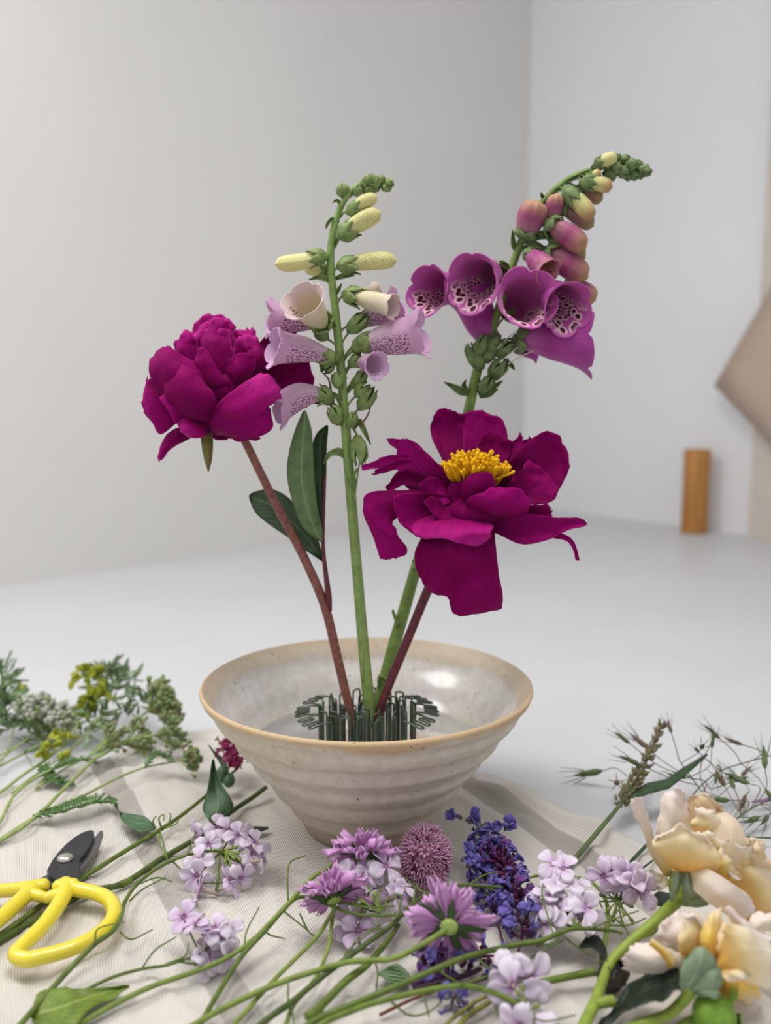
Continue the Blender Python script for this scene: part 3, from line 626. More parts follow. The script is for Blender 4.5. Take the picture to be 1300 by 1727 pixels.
M_OUT = petalmat('magenta_bell_outside', (198, 116, 174), (172, 62, 150), (180, 74, 162), .25, 26, .45, .28, .3, .1)
M_IN = spotmat('magenta_bell_inside', (176, 84, 140), (196, 92, 172), (78, 12, 44), (240, 198, 206), 17, .6, .33, .5, .27, (.3, .99), .2)
P_OUT = petalmat('pink_bell_outside', (180, 116, 142), (160, 60, 130), (186, 122, 134), .25, 26, .45, .28, .3, .1, (0., .5, 1.))
P_IN = spotmat('pink_bell_inside', (160, 96, 90), (214, 150, 160), (96, 30, 42), (206, 160, 130), 24, .55, .26, .5, .5, (.3, .92), .2)
B_CREAM = spotmat('cream_bud_skin', (222, 222, 158), (226, 216, 150), (140, 132, 70), None, 40, .8, .26, .5, .26, (.3, .98), .2)
B_PINK = petalmat('pink_bud_skin', (180, 140, 138), (156, 72, 114), (184, 146, 100), .38, 20, .5, .2, .25, .1, (0., .55, 1.))
B_TAN = petalmat('tan_bud_skin', (148, 130, 104), (154, 108, 108), (150, 128, 84), .3, 20, .5, .15, .25, .1)
B_GRN = petalmat('pale_green_bud_skin', (150, 168, 100), (196, 190, 128), (176, 128, 84), .25, 20, .5, .15, .25, .1, (0., .6, 1.))

def sepals(b, base, ax, r, L, n=5, ph=0., out=1.1, mat=0):
    ax = unit(ax); a0 = V((0, 0, 1)) if abs(ax[2]) < .8 else V((1, 0, 0)); x = unit(np.cross(a0, ax)); y = np.cross(ax, x)
    for k in range(n):
        a = 2*math.pi*(k+ph)/n; rd = math.cos(a)*x+math.sin(a)*y; td = -math.sin(a)*x+math.cos(a)*y
        g = []
        for j, (t, w, rr) in enumerate(((0, .35, .35), (.25, .95, .85), (.5, 1.0, 1.0), (.75, .7, 1.02), (.93, .3, out), (1.02, .05, out*1.08))):
            c = base+ax*L*t; h = w*r*.72
            g.append([c+rd*rr*r*.93-td*h, c+rd*rr*r*1.03-td*h*.5, c+rd*rr*r*1.08, c+rd*rr*r*1.03+td*h*.5, c+rd*rr*r*.93+td*h])
        b.sheet(g, .0004, mat)
class Fox:
    def __init__(s, root, Y, cal): s.r = root; s.Y = Y; s.cal = cal
    def pt(s, q): return P(q[0], q[1], s.Y-q[2]/1000)
    def calyx(s, parent, base, ax, r, L, att=None, n=5):
        b = MB()
        if att is not None:
            a = s.pt(att); m = (a+base)/2+V((0, 0, .0015)); b.tube([a, m, base+unit(ax)*L*.08], [.0008, .0007, .0011], 6)
        b.ball(base+unit(ax)*L*.03, r*.5, 10, 6, axis=ax, stretch=.7); sepals(b, base, ax, r, L, n, rnd.random())
        o = b.build('calyx', s.cal, parent)
        return o
    def bell(s, base, mouth, rpx, mats, att=None, bend=0., up=None, lobe=.16, calr=.46, open_=1.0, lip=.2, cl=.32):
        B, Mo = s.pt(base), s.pt(mouth); k = s.Y*1.03/FPX; r = rpx*k
        ax = Mo-B; L = np.linalg.norm(ax); ax = ax/L
        dn = V((0, 0, -1))-ax*np.dot((0, 0, -1), ax)
        if up is not None: dn = -(V(up)-ax*np.dot(V(up), ax))
        dn = unit(dn) if np.linalg.norm(dn) > .05 else V((0, -1, 0)); sd = np.cross(ax, dn)
        nv, nu = 22, 40; sdv = rnd.random()*30
        outer = np.zeros((nv, nu, 3)); inner = np.zeros((nv, nu, 3))
        for j in range(nv):
            v = j/(nv-1)
            rad = np.interp(v, [0, .05, .16, .3, .5, .72, .86, .94, 1], [.02, .33, .44, .58, .76, .84, .88*open_**.5, .97*open_, 1.12*open_])
            c0 = B+ax*L*v+dn*bend*L*math.sin(v*math.pi)*.5
            for i in range(nu):
                u = i/nu; th = 2*math.pi*(u-.5); e = max(0, (v-.78)/.22)
                low = .5+.5*math.cos(th)
                lb = abs(math.cos(2.5*th))**.45
                rr = rad*(1+e*(.12*lb-.02+.10*lip*low**3))*r*(1+.06*noise.noise(Vector((math.cos(th)*1.6, math.sin(th)*1.6, v*2+sdv))))
                ext = e*(L*lobe*(lb-.5)*.32+r*lip*low*.55)+e*.0012*noise.noise(Vector((u*9, 2, sdv)))
                dirv = math.cos(th)*dn+math.sin(th)*sd
                outer[j, i] = c0+ax*ext+dirv*rr
                inner[j, i] = c0+ax*(ext+(.0002 if j == nv-1 else 0))+dirv*max(rr-.00055, rr*.5)
        b = MB(); b.grid(outer, 0, closeu=True); b.grid(inner, 1, closeu=True, flip=True)
        rim = np.stack([outer[-1], inner[-1]], 0); b.grid(rim, 1, closeu=True, v0=1., v1=1.)
        o = b.build('bell_flower', list(mats), s.r)
        s.calyx(o, B-ax*.001, ax, r*calr, L*cl, att)
        return o
    def bud(s, base, tip, wpx, m, att=None, cl=.36, cs=1.0):
        B, T = s.pt(base), s.pt(tip); k = s.Y*1.03/FPX; r = wpx*k/2; ax = T-B; L = np.linalg.norm(ax); ax /= L
        ts = np.linspace(0, 1, 14); prof = np.interp(ts, [0, .1, .25, .45, .65, .82, .92, .97, 1], [.25, .5, .78, .95, 1.0, .93, .72, .45, .04])
        sg = unit(np.cross(ax, (0.3, 1, .2)))*L*.03
        b = MB(); b.tube_raw([B+ax*L*t+sg*math.sin(t*3.1) for t in ts], prof*r, ax, 14)
        o = b.build('bud', m, s.r); s.calyx(o, B-ax*.0004, ax, r*.92*cs, L*cl, att)
        return o
    def green(s, base, tip, wpx, att=None, name='green_bud'):
        B, T = s.pt(base), s.pt(tip); r = wpx*s.Y*1.03/FPX/2; ax = T-B; L = np.linalg.norm(ax)
        b = MB(); sp = name == 'spent_calyx'
        b.ball((B+T)/2-ax*(.12 if sp else 0), r*(.62 if sp else .8), 9, 7, axis=ax, stretch=L/2/(r*.8)*.86); sepals(b, B, ax, r*(.88 if sp else 1), L*(1.22 if sp else .98), 5, rnd.random(), .62 if sp else .35)
        if att is not None: b.tube([s.pt(att), (s.pt(att)+B)/2+V((0, 0, .001)), B+unit(ax)*L*.05], [.0008, .0007, .0009], 6)
        return b.build(name, s.cal, s.r)
    def bract(s, pts, wpx, fold=2.):
        k = len(pts); rows = []
        for i, q in enumerate(pts):
            t = i/(k-1); w = wpx*math.sin(min(1, .18+t*.95)*math.pi)**.8*.5+.4
            d = V(pts[min(i+1, k-1)][:2])-V(pts[max(i-1, 0)][:2]); d = d/max(1e-6, np.linalg.norm(d)); nx, ny = -d[1], d[0]
            rows.append((q[2], [(q[0]-nx*w, q[1]-ny*w), (q[0], q[1]), (q[0]+nx*w, q[1]+ny*w)]))
        b = MB(); b.sheet(rows_grid(rows, s.Y, nu=7, nv=12, cup=fold), .0004); return b.build('bract', s.cal, s.r)

# middle foxglove, pale lilac
f1 = thing('foxglove_stem', 'pale lilac foxglove spire with cream buds standing upright in the middle of the bowl', 'foxglove', P(622, 1205, .602), 'foxgloves in the bowl')
YF = .602; F = Fox(f1, YF, MAT_CAL)
b = MB(); b.tube([P(*q, YF) for q in ((626, 1225), (620, 1165), (612, 1080), (604, 985), (596, 890), (589, 800), (581, 700), (574, 610), (566, 530), (558, 455), (559, 405), (570, 360), (586, 330), (604, 312), (622, 304))], [.0042, .0041, .0037, .0035, .0034, .0034, .0031, .0029, .0027, .0025, .0024, .0021, .0018, .0015, .001], 12, 70); b.build('stem', MAT_FSTEM, f1)
for q in ((596, 835, 583, 800), (598, 815, 602, 790), (612, 1150, 616, 1080)):
    b = MB(); b.tube([P(q[0], q[1], YF-.003), P((q[0]+q[2])/2-3, (q[1]+q[3])/2, YF-.0036), P(q[2], q[3], YF-.003)], [.0012, .0012, .0007], 6); b.build('node_scar', MAT_FSTEM, f1)
cr_ = (C_OUT, C_IN); li = (L_OUT, L_IN)
F.bud((571, 449, 4), (670, 439, 10), 29, B_CREAM, (560, 470, 0)); F.bud((550, 432, 3), (463, 446, 8), 27, B_CREAM, (556, 444, 0))
F.bud((556, 458, -5), (513, 449, -8), 23, B_CREAM, (560, 470, 0)); F.bud((572, 399, 4), (642, 357, 10), 30, B_CREAM, (562, 412, 0), cl=.42)
F.bud((586, 358, 5), (636, 331, 8), 22, B_CREAM, (574, 366, 0), cl=.5); F.green((579, 333, 0), (577, 309, 0), 19, (574, 352, 0)); F.green((600, 330, 2), (606, 312, 2), 15, (590, 332, 0))
for i, (a, c, e, g) in enumerate(((612, 318, 618, 296), (620, 312, 628, 292), (632, 316, 638, 298), (612, 325, 628, 314), (622, 322, 642, 314), (636, 308, 648, 298), (640, 314, 656, 306), (646, 310, 662, 304), (644, 318, 660, 316), (650, 306, 664, 312), (626, 308, 634, 296))):
    F.green((a, c, rnd.uniform(-3, 4)), (e, g, rnd.uniform(-3, 5)), 11, None)
# bells
F.bell((582, 496, 6), (660, 516, 22), 19, cr_, (566, 520, 0), calr=.75, open_=.9, lip=.45, cl=.40)
F.bell((590, 503, -4), (634, 494, -12), 16, cr_, None, calr=.6, lip=.3, cl=.3)
F.bell((546, 549, 12), (512, 508, 34), 29, cr_, (568, 560, 0), calr=.62, up=(0, -.4, 1), lip=.45, lobe=.1, cl=.22)
F.bell((560, 540, -4), (456, 536, 4), 27, li, (566, 548, 0), lip=.25, calr=.5, lobe=.3)
F.bell((563, 604, 8), (464, 586, 24), 27, li, (576, 620, 0), lip=.35, lobe=.2, bend=-.1, cl=.28)
F.bell((553, 664, 4), (472, 690, 14), 27, li, (582, 690, 0), lip=.35, lobe=.3, bend=-.25, cl=.32)
F.bell((596, 548, -4), (672, 512, 0), 25, li, (574, 560, 0), lip=.3, cl=.42, lobe=.3)
F.bell((604, 580, 6), (708, 563, 14), 34, li, (578, 606, 0), lip=.35, lobe=.35, cl=.33)
F.bell((604, 610, 4), (634, 616, 20), 19, li, (580, 628, 0), lip=.5, lobe=.2, cl=.3)
# spent calyces
for q in ((588, 560, 612, 536, 26, 572, 590), (594, 592, 622, 570, 26, 576, 615), (552, 572, 536, 558, 22, 572, 590), (560, 606, 548, 622, 24, 578, 630), (590, 618, 604, 602, 20, 580, 640), (574, 655, 566, 634, 20, 580, 660), (600, 668, 618, 652, 26, 583, 690),
          (606, 690, 626, 662, 26, 585, 712), (560, 680, 540, 658, 26, 584, 700), (572, 716, 562, 690, 26, 588, 735), (600, 652, 612, 630, 20, 582, 668), (603, 735, 606, 775, 30, 588, 715), (590, 722, 596, 700, 18, 588, 730)):
    F.green((q[0], q[1], rnd.uniform(0, 7)), (q[2], q[3], rnd.uniform(2, 9)), q[4], (q[5], q[6], 0), 'spent_calyx')
for pts, w in (([(560, 476, 0), (548, 470, 3), (534, 468, 5), (520, 472, 4)], 9), ([(566, 470, 0), (576, 466, 3), (590, 464, 4), (598, 465, 3)], 8), ([(572, 375, 0), (560, 370, 3), (552, 378, 4), (550, 386, 4)], 7), ([(576, 346, 0), (568, 338, 2), (560, 342, 2)], 6),
               ([(586, 772, 0), (572, 762, 3), (556, 766, 6), (546, 782, 6)], 13), ([(596, 722, 0), (606, 712, 4), (614, 726, 5), (625, 750, 5)], 12), ([(582, 640, 0), (576, 610, 4), (580, 590, 5)], 8), ([(564, 540, 0), (556, 532, 4), (552, 544, 5)], 8), ([(562, 418, 0), (568, 404, 3), (574, 384, 4)], 8), ([(568, 558, 0), (562, 548, 4), (560, 536, 6)], 8),
               ([(580, 625, 0), (560, 606, 5), (546, 600, 6)], 7), ([(562, 500, 0), (570, 490, 3), (576, 478, 4)], 6), ([(586, 660, 0), (600, 640, 5), (612, 626, 6)], 10), ([(578, 690, 0), (570, 670, 5), (556, 660, 6)], 9)):
    F.bract(pts, w)
for pts in (((560, 668), (554, 640), (543, 628)), ((606, 720), (620, 700), (626, 680)), ((596, 850), (603, 800), (607, 775))):
    b = MB(); b.tube([P(*q, YF-.004) for q in pts], [.0008, .0006, .0004], 5); b.build('pistil' if pts[0][1] != 850 else 'pedicel', MAT_RSTEM if pts[0][1] != 850 else MAT_FSTEM, f1)

# right foxglove, magenta
f2 = thing('foxglove_stem', 'magenta foxglove spire with speckled bells arching right behind the open peony', 'foxglove', P(644, 1195, .606), 'foxgloves in the bowl')
YG = .632; F = Fox(f2, YG, MAT_CALD)
b = MB(); b.tube([P(*q, .606+(YG-.606)*min(1, (1222-q[1])/280)) for q in ((634, 1222), (645, 1165), (664, 1090), (684, 1020), (704, 950), (732, 870), (762, 790), (788, 700), (800, 645), (814, 590), (838, 530), (860, 460), (878, 410), (900, 362), (925, 330), (955, 304), (985, 290), (1020, 282), (1060, 282), (1092, 288))
    ], [.0046, .0046, .0044, .0042, .004, .0038, .0036, .0036, .0034, .0032, .003, .0028, .0026, .0024, .0022, .002, .0018, .0015, .0012, .0006], 12, 80); b.build('stem', MAT_GSTEM, f2)
for q in ((655, 1148, 640, 1140, 638, 1160), (672, 1056, 664, 1035, 662, 1028), (698, 960, 700, 950, 695, 945)):
    b = MB(); b.tube([*[P(a, c, .606+(YG-.606)*min(1, (1222-c)/280)-.004) for a, c in ((q[0], q[1]), (q[2], q[3]), (q[4], q[5]))]], [.0018, .0013, .0008], 6); b.build('node_scar', MAT_GSTEM, f2)
mg = (M_OUT, M_IN); pk = (P_OUT, P_IN)
F.bell((832, 592, -2), (793, 500, -10), 34, mg, (812, 600, 0), lobe=.2, calr=.5, cl=.42)                 # upright one seen from below
F.bell((838, 458, -10), (799, 474, 24), 37, mg, (858, 470, 0), lobe=.12, lip=1.0, cl=.32)
F.bell((786, 484, -20), (726, 488, 14), 32, mg, None, lobe=.3, lip=.9, cl=.2)
F.bell((862, 526, -14), (888, 502, 26), 40, mg, (834, 556, 0), lobe=.3, lip=.8, up=(.2, -.5, 1), cl=.2)
F.bell((914, 482, -8), (954, 516, 28), 33, mg, (862, 470, 0), lobe=.22, lip=.9, cl=.3)
F.bell((872, 572, 4), (990, 580, 12), 43, mg, (832, 580, 0), lobe=.3, lip=.35, bend=-.08, cl=.18)
F.bell((868, 588, -4), (905, 592, -2), 16, mg, None, lobe=.2, cl=.3)
F.bell((888, 424, 4), (924, 458, 18), 23, pk, (874, 430, 0), lobe=.1, lip=.3, open_=.86, cl=.32)
F.bud((884, 404, 2), (908, 338, 8), 46, B_PINK, (876, 410, 0), cl=.25, cs=.8); F.bud((930, 382-4, 4), (940, 326, 8), 28, B_PINK, (906, 360, 0), cl=.24)
F.bud((952, 318, 6), (1000, 370, 12), 28, B_GRN, (934, 322, 0), cl=.48); F.bud((946, 350, 0), (1001, 382, 4), 28, B_TAN, (920, 340, 0), cl=.25)
F.bud((922, 376, 6), (988, 420, 12), 38, B_PINK, (900, 372, 0), cl=.22); F.bud((928, 402, 0), (987, 436, 4), 28, B_TAN, (888, 398, 0), cl=.32)
F.bud((916, 424, 2), (991, 470, 6), 42, B_PINK, (878, 420, 0), cl=.2); F.bud((956, 478, -6), (1004, 508, 0), 36, B_PINK, None, cl=.25)
F.bud((980, 306, 6), (1033, 316, 10), 24, B_GRN, (970, 298, 0), cl=.5); F.bud((972, 318, -4), (1016, 338, 0), 26, B_TAN, (955, 310, 0), cl=.3)
F.bud((1004, 278, 6), (1041, 264, 8), 21, B_CREAM, (996, 286, 0), cl=.34); F.bud((994, 298, 6), (1014, 292, 10), 15, B_GRN, (986, 296, 0), cl=.4)
F.bud((928, 352, -2), (966, 340, 2), 22, B_PINK, (918, 352, 0), cl=.3)
for a, c, e, g, w in ((1018, 292, 1040, 296, 18), (1036, 272, 1046, 260, 12), (1046, 276, 1062, 264, 15), (1056, 284, 1074, 272, 16), (1042, 288, 1060, 292, 17), (1060, 290, 1080, 298, 16), (1066, 282, 1084, 274, 14), (1076, 288, 1094, 284, 14), (1070, 292, 1088, 296, 13), (1082, 292, 1100, 288, 12), (1052, 294, 1066, 300, 13), (1030, 284, 1050, 282, 16)):
    F.green((a, c, rnd.uniform(-2, 6)), (e, g, rnd.uniform(-2, 7)), w)
for q in ((812, 624, 796, 590, 28, 806, 640), (818, 612, 830, 580, 28, 812, 620), (826, 640, 848, 612, 28, 808, 645), (822, 592, 840, 574, 24, 818, 590), (800, 618, 792, 586, 20, 804, 630), (838, 600, 858, 580, 26, 820, 600), (812, 664, 826, 640, 22, 800, 660), (804, 600, 816, 572, 22, 808, 612)):
    F.green((q[0], q[1], rnd.uniform(0, 8)), (q[2], q[3], rnd.uniform(2, 10)), q[4], (q[5], q[6], 0), 'spent_calyx')
for pts, w in (([(794, 664, 2), (778, 660, 5), (764, 652, 6), (748, 644, 6)], 13), ([(790, 662, 2), (782, 650, 4), (786, 640, 4)], 8), ([(806, 662, 2), (822, 660, 6), (836, 650, 7), (848, 642, 7)], 12), ([(808, 668, 2), (824, 664, 7), (840, 656, 8)], 12), ([(872, 428, 0), (866, 410, 3), (864, 386, 3)], 9), ([(858, 466, 0), (848, 444, 3), (842, 440, 4)], 9), ([(862, 458, 0), (850, 446, 5), (838, 448, 6)], 10),
               ([(918, 338, 0), (914, 330, 2), (912, 324, 2)], 5), ([(850, 606, 6), (862, 616, 8), (868, 624, 8)], 7), ([(834, 625, 4), (850, 614, 8), (864, 618, 9)], 7), ([(896, 402, 2), (914, 396, 6), (930, 402, 6)], 16), ([(884, 420, 2), (900, 412, 6), (922, 418, 6)], 14), ([(936, 322, 2), (950, 316, 5), (964, 322, 6)], 11), ([(960, 304, 2), (976, 298, 5), (990, 302, 6)], 8)):
    F.bract(pts, w, 3.)
for pts in (((838, 588), (856, 570), (874, 556)), ((848, 606), (870, 588), (890, 573)), ((856, 614), (885, 598), (914, 585))):
    b = MB(); b.tube([P(*q, YG-.010) for q in pts], [.0005, .0004, .0003], 5); b.build('pistil', plain('pale_pistil', (206, 196, 176), .1), f2)

# ------------------------------------------------------------------ cut flowers lying on the cloth
MAT_S1 = plain('olive_stem', (90, 108, 42), .25, 160, .5, .3); MAT_S2 = plain('bright_stem', (96, 116, 42), .22, 160, .5, .3)
MAT_S3 = plain('dark_stem', (72, 88, 38), .3, 160, .5, .3); MAT_S4 = plain('pale_stem', (116, 134, 62), .2, 160, .55, .3)
MAT_POD = plain('thin_pod', (90, 110, 44), .25, 200, .5, .3)
MAT_LF = leafmat('soft_leaf', (104, 128, 42), (148, 166, 84)); MAT_LFD = leafmat('blue_green_leaf', (74, 104, 72), (112, 140, 104)); MAT_LFDD = leafmat('dark_leaf', (30, 44, 30), (52, 66, 48))
def gs(p): return GS(p[0], p[1], p[2]/1000)
def gstem(root, pts, r, mat, name='stem', n=9):
    r = [x*.66 for x in r] if isinstance(r, (list, tuple)) else r*.66
    q = [gs(p) for p in pts]; b = MB()
    b.tube(q, [x/1000 for x in r] if isinstance(r, (list, tuple)) else r/1000, n, max(8, len(q)*6))
    return b.build(name, mat, root)
def gleaf(root, rows, mat, cup=0., name='leaf', nu=9, nv=18, ruffle=0.):
    R = []
    for h, pts in rows:
        k = len(pts); R.append(cr([gs((p[0], p[1], h-cup*(1-(2*i/(k-1)-1)**2))) for i, p in enumerate(pts)], nu))
    A = np.stack(R, 0); A = np.stack([cr(A[:, i], nv) for i in range(nu)], 1)
    if ruffle:
        for j in range(nv):
            for i in range(nu): A[j, i, 2] += ruffle/1000*noise.noise(Vector(A[j, i]*160))
    b = MB(); b.sheet(A, .0004); return b.build(name, mat, root)
def pods(root, items, mat=None, r=.75):
    for it in items: gstem(root, it, [r, r*.95, r*.7], mat or MAT_POD, 'seed_pod', 6)

# --- dame's rocket floret: tube with four petals
HP = [petalmat('rocket_petal_%s' % n, a, b_, c, .10, 16, .6, .3, .15, .1, (0, .25, .8)) for n, a, b_, c in (('white', (206, 150, 206), (226, 208, 230), (238, 230, 240)), ('lilac', (190, 120, 190), (222, 196, 226), (234, 220, 237)))]
MAT_TUBE = plain('floret_tube', (178, 160, 150), .25, 300, .6, .2)
b = MB(); b.tube([(0, 0, -.0095), (0, 0, -.006), (0, 0, -.0005), (0, 0, .0003)], [.0007, .0012, .0010, .0014], 8, 10); b.ball((0, 0, .0004), .0007, 6, 4)
FL_ME = b.mesh('floret_tube', MAT_TUBE)
PM = []
for k in range(4):
    rr = random.Random(k); g = []
    for j in range(8):
        t = j/7; w = (.0008, .0013, .0022, .0034, .0042, .0044, .0036, .0014)[j]
        c = V((0, .0006+.0108*t, .0002+.0022*math.sin(t*2.0)-.0018*t*t*(.4+k*.7)))
        row = []
        for i in range(7):
            u = i/3-1; e = -.0012*(abs(u)**2)*t+(.0007*(1-abs(u)) if j < 7 else -.0010*(1-abs(u)))
            row.append(c+V((u*w, e, .0007*u*u+.0007*math.sin(u*4+k*2+t*3)*t)))
        g.append(row)
    m = MB(); m.sheet(g, .0003)
    PM.append([m.mesh('rocket_petal', x) for x in HP])
def floret(root, p, ax, sc=1., col=0, spin=None):
    spin = rnd.uniform(0, 1.5) if spin is None else spin
    f = inst('floret', FL_ME, root, frame(gs(p), ax, spin, sc))
    for k in range(4):
        tw = Matrix.Rotation(k*math.pi/2+rnd.uniform(-.16, .16), 4, 'Z') @ Matrix.Rotation(rnd.uniform(-.3, .3), 4, 'X')
        inst('petal', PM[rnd.randrange(4)][col], f, tw, local=True)
    return f
def fax(): return (rnd.gauss(0, .5), -.75+rnd.gauss(0, .35), .6+rnd.gauss(0, .3))
def cluster(root, hub, spots, sc=1., col=None, pedm=None):
    for i, s in enumerate(spots):
        if len(s) < 4 and len(spots) > 8 and i % 4 == 3: continue
        p = s[:3]; ax = s[3] if len(s) > 3 else (.012*(p[0]-hub[0])+rnd.gauss(0, .5), -.55+rnd.gauss(0, .35), .55-.010*(p[1]-hub[1])+rnd.gauss(0, .4))
        c = (rnd.random() < .45) if col is None else col
        floret(root, p, ax, sc*rnd.uniform(.78, 1.02), int(c))
        a = gs(hub); e = gs(p)-unit(ax)*.0092*sc; b = MB(); b.tube([a, (a+e)/2+V((0, 0, -.001)), e], [.0006, .0005, .0006], 6); b.build('pedicel', pedm or MAT_POD, root)
def budlets(root, hub, spots):
    for p in spots:
        a = gs(hub); e = gs(p); d = unit(e-a); b = MB(); b.tube([a, (a+e)/2, e], .0005, 5); b.ball(e+d*.0015, .0011, 7, 5, axis=d, stretch=1.9); b.build('flower_bud', MAT_S4, root)
def rocket(label, stem, r, mat=MAT_S2): 
    t = thing('rocket_flower', label, 'flower', gs(stem[0])); gstem(t, stem, r, mat); return t

# 1: long stem past the scissors to the lilac cluster left of the bowl
t1 = rocket('curving rocket stem touching the right scissor loop, large lilac cluster left of the bowl', [(20, 1745, 4), (75, 1682, 5), (120, 1632, 8), (160, 1592, 13), (188, 1572, 15), (203, 1548, 13), (211, 1520, 9), (232, 1490, 8), (270, 1461, 10), (310, 1444, 14), (345, 1436, 18), (378, 1434, 20)], [2.3, 2.2, 2.1, 2.0, 1.7, 1.5, 1.3, 1.1], MAT_S1)
cluster(t1, (372, 1436, 18), [(335, 1408, 16), (352, 1425, 20), (368, 1398, 22), (388, 1382, 26), (386, 1402, 24), (402, 1410, 24), (422, 1412, 24), (436, 1400, 26), (432, 1424, 22), (425, 1440, 18), (444, 1450, 16), (430, 1478, 10), (405, 1480, 10), (385, 1490, 8), (410, 1462, 14), (358, 1480, 10), (336, 1452, 14), (340, 1500, 6), (332, 1476, 9)], 1.0)
budlets(t1, (380, 1434, 20), [(392, 1445, 20), (398, 1438, 21), (388, 1455, 18), (402, 1448, 20), (394, 1430, 22), (380, 1450, 19)])
pods(t1, [[(284, 1457, 11), (276, 1425, 14), (270, 1400, 16)], [(316, 1442, 16), (324, 1420, 18), (332, 1396, 20)], [(290, 1452, 12), (310, 1470, 8), (340, 1488, 6), (384, 1488, 8)], [(236, 1490, 8), (265, 1480, 10), (290, 1487, 10)], [(218, 1520, 8), (240, 1500, 12), (278, 1480, 12)], [(160, 1592, 14), (166, 1566, 20), (210, 1555, 22)], [(202, 1572, 10), (222, 1584, 8), (257, 1568, 6)]])
gleaf(t1, [(4, [(52, 1716), (54, 1718), (53, 1721)]), (6, [(64, 1676), (76, 1706), (84, 1735)]), (7, [(98, 1667), (110, 1694), (126, 1732)]), (7, [(138, 1668), (146, 1684), (152, 1702)]), (6, [(180, 1665), (186, 1672), (190, 1683)]), (7, [(217, 1662), (219, 1664), (216, 1668)])], MAT_LF, 2., ruffle=1.5)
# 2: small cluster
t2 = rocket('small pale rocket flower lying lower left with a short drooping cluster on bare cloth', [(140, 1672, 3), (190, 1648, 4), (240, 1634, 6), (280, 1628, 9), (312, 1618, 12), (338, 1608, 13)], [1.4, 1.3, 1.2, 1.0, .8], MAT_S1)
cluster(t2, (338, 1608, 12), [(310, 1548, 20), (330, 1560, 20), (345, 1578, 18), (350, 1556, 22), (362, 1566, 20), (376, 1580, 16), (384, 1574, 16), (354, 1592, 14), (378, 1596, 12), (350, 1612, 8), (384, 1612, 8), (368, 1624, 4), (356, 1630, 4)], .95)
budlets(t2, (338, 1608, 12), [(332, 1620, 8), (345, 1622, 7), (326, 1614, 10), (340, 1630, 5)])
pods(t2, [[(240, 1632, 6), (262, 1602, 12), (297, 1580, 14)], [(280, 1626, 9), (312, 1612, 14), (318, 1590, 18)], [(300, 1622, 10), (330, 1626, 6), (345, 1626, 5)]])
# 3: main stem along the bottom ending left of the centre with many pods
t3 = rocket('green rocket flower with pods, its pale florets among the mauve scabious heads', [(330, 1740, 5), (372, 1668, 8), (408, 1612, 12), (445, 1572, 16), (480, 1532, 19), (500, 1515, 21), (520, 1514, 22), (548, 1524, 22), (600, 1542, 20), (672, 1544, 20), (722, 1546, 20)], [2.0, 2.0, 1.9, 1.8, 1.6, 1.4, 1.3, 1.0, .8], MAT_S1)
cluster(t3, (612, 1530, 20), [(592, 1482, 30), (605, 1474, 32), (622, 1478, 32), (655, 1480, 30), (650, 1462, 34), (667, 1512, 24), (676, 1496, 26), (680, 1530, 20), (592, 1558, 10, (-.1, -.8, .6)), (604, 1570, 9, (.1, -.7, .7)), (664, 1556, 12), (678, 1558, 12), (638, 1500, 26)], 1.05)
budlets(t3, (640, 1540, 20), [(622, 1498, 28), (640, 1494, 28), (634, 1512, 26), (660, 1506, 26), (615, 1522, 24)])
pods(t3, [[(486, 1520, 20), (485, 1480, 28), (490, 1454, 32), (515, 1443, 30)], [(412, 1602, 13), (416, 1570, 18), (437, 1530, 22)], [(448, 1572, 15), (458, 1578, 12), (480, 1583, 8)], [(480, 1538, 18), (510, 1562, 14), (536, 1584, 10)], [(505, 1540, 18), (520, 1570, 12), (535, 1583, 9)], [(548, 1524, 22), (600, 1524, 24), (650, 1535, 22)], [(560, 1520, 22), (620, 1530, 24), (665, 1528, 24)], [(600, 1542, 20), (602, 1515, 26), (597, 1500, 28)], [(672, 1544, 20), (676, 1512, 26), (662, 1508, 28), (658, 1500, 30)], [(690, 1544, 20), (700, 1500, 26), (690, 1488, 26), (684, 1478, 28)]])
# 4: dark main stem from the bottom left to the centre right
t4 = rocket('dark green rocket stem crossing the middle foreground below the three mauve scabious', [(400, 1760, 6), (460, 1712, 9), (492, 1690, 10), (540, 1650, 12), (577, 1622, 15), (620, 1590, 19), (658, 1562, 22), (690, 1530, 25), (722, 1507, 27), (764, 1494, 28), (810, 1494, 27), (849, 1496, 26)], [2.3, 2.3, 2.2, 2.1, 2.0, 1.8, 1.6, 1.3, 1.0], MAT_S3)
pods(t4, [[(592, 1606, 17), (600, 1585, 22), (625, 1568, 24), (648, 1566, 24)], [(650, 1567, 22), (672, 1540, 26), (670, 1518, 30), (664, 1508, 30)], [(577, 1622, 15), (590, 1600, 16), (640, 1560, 14)], [(722, 1507, 27), (706, 1500, 28), (702, 1490, 30)], [(800, 1494, 27), (830, 1500, 24), (848, 1510, 22)], [(790, 1494, 27), (812, 1478, 28), (838, 1470, 30)], [(630, 1615, 10), (637, 1640, 8), (635, 1668, 6), (645, 1680, 5)], [(486, 1692, 10), (486, 1662, 14), (489, 1650, 16)], [(488, 1700, 8), (494, 1712, 6), (496, 1730, 4)]])
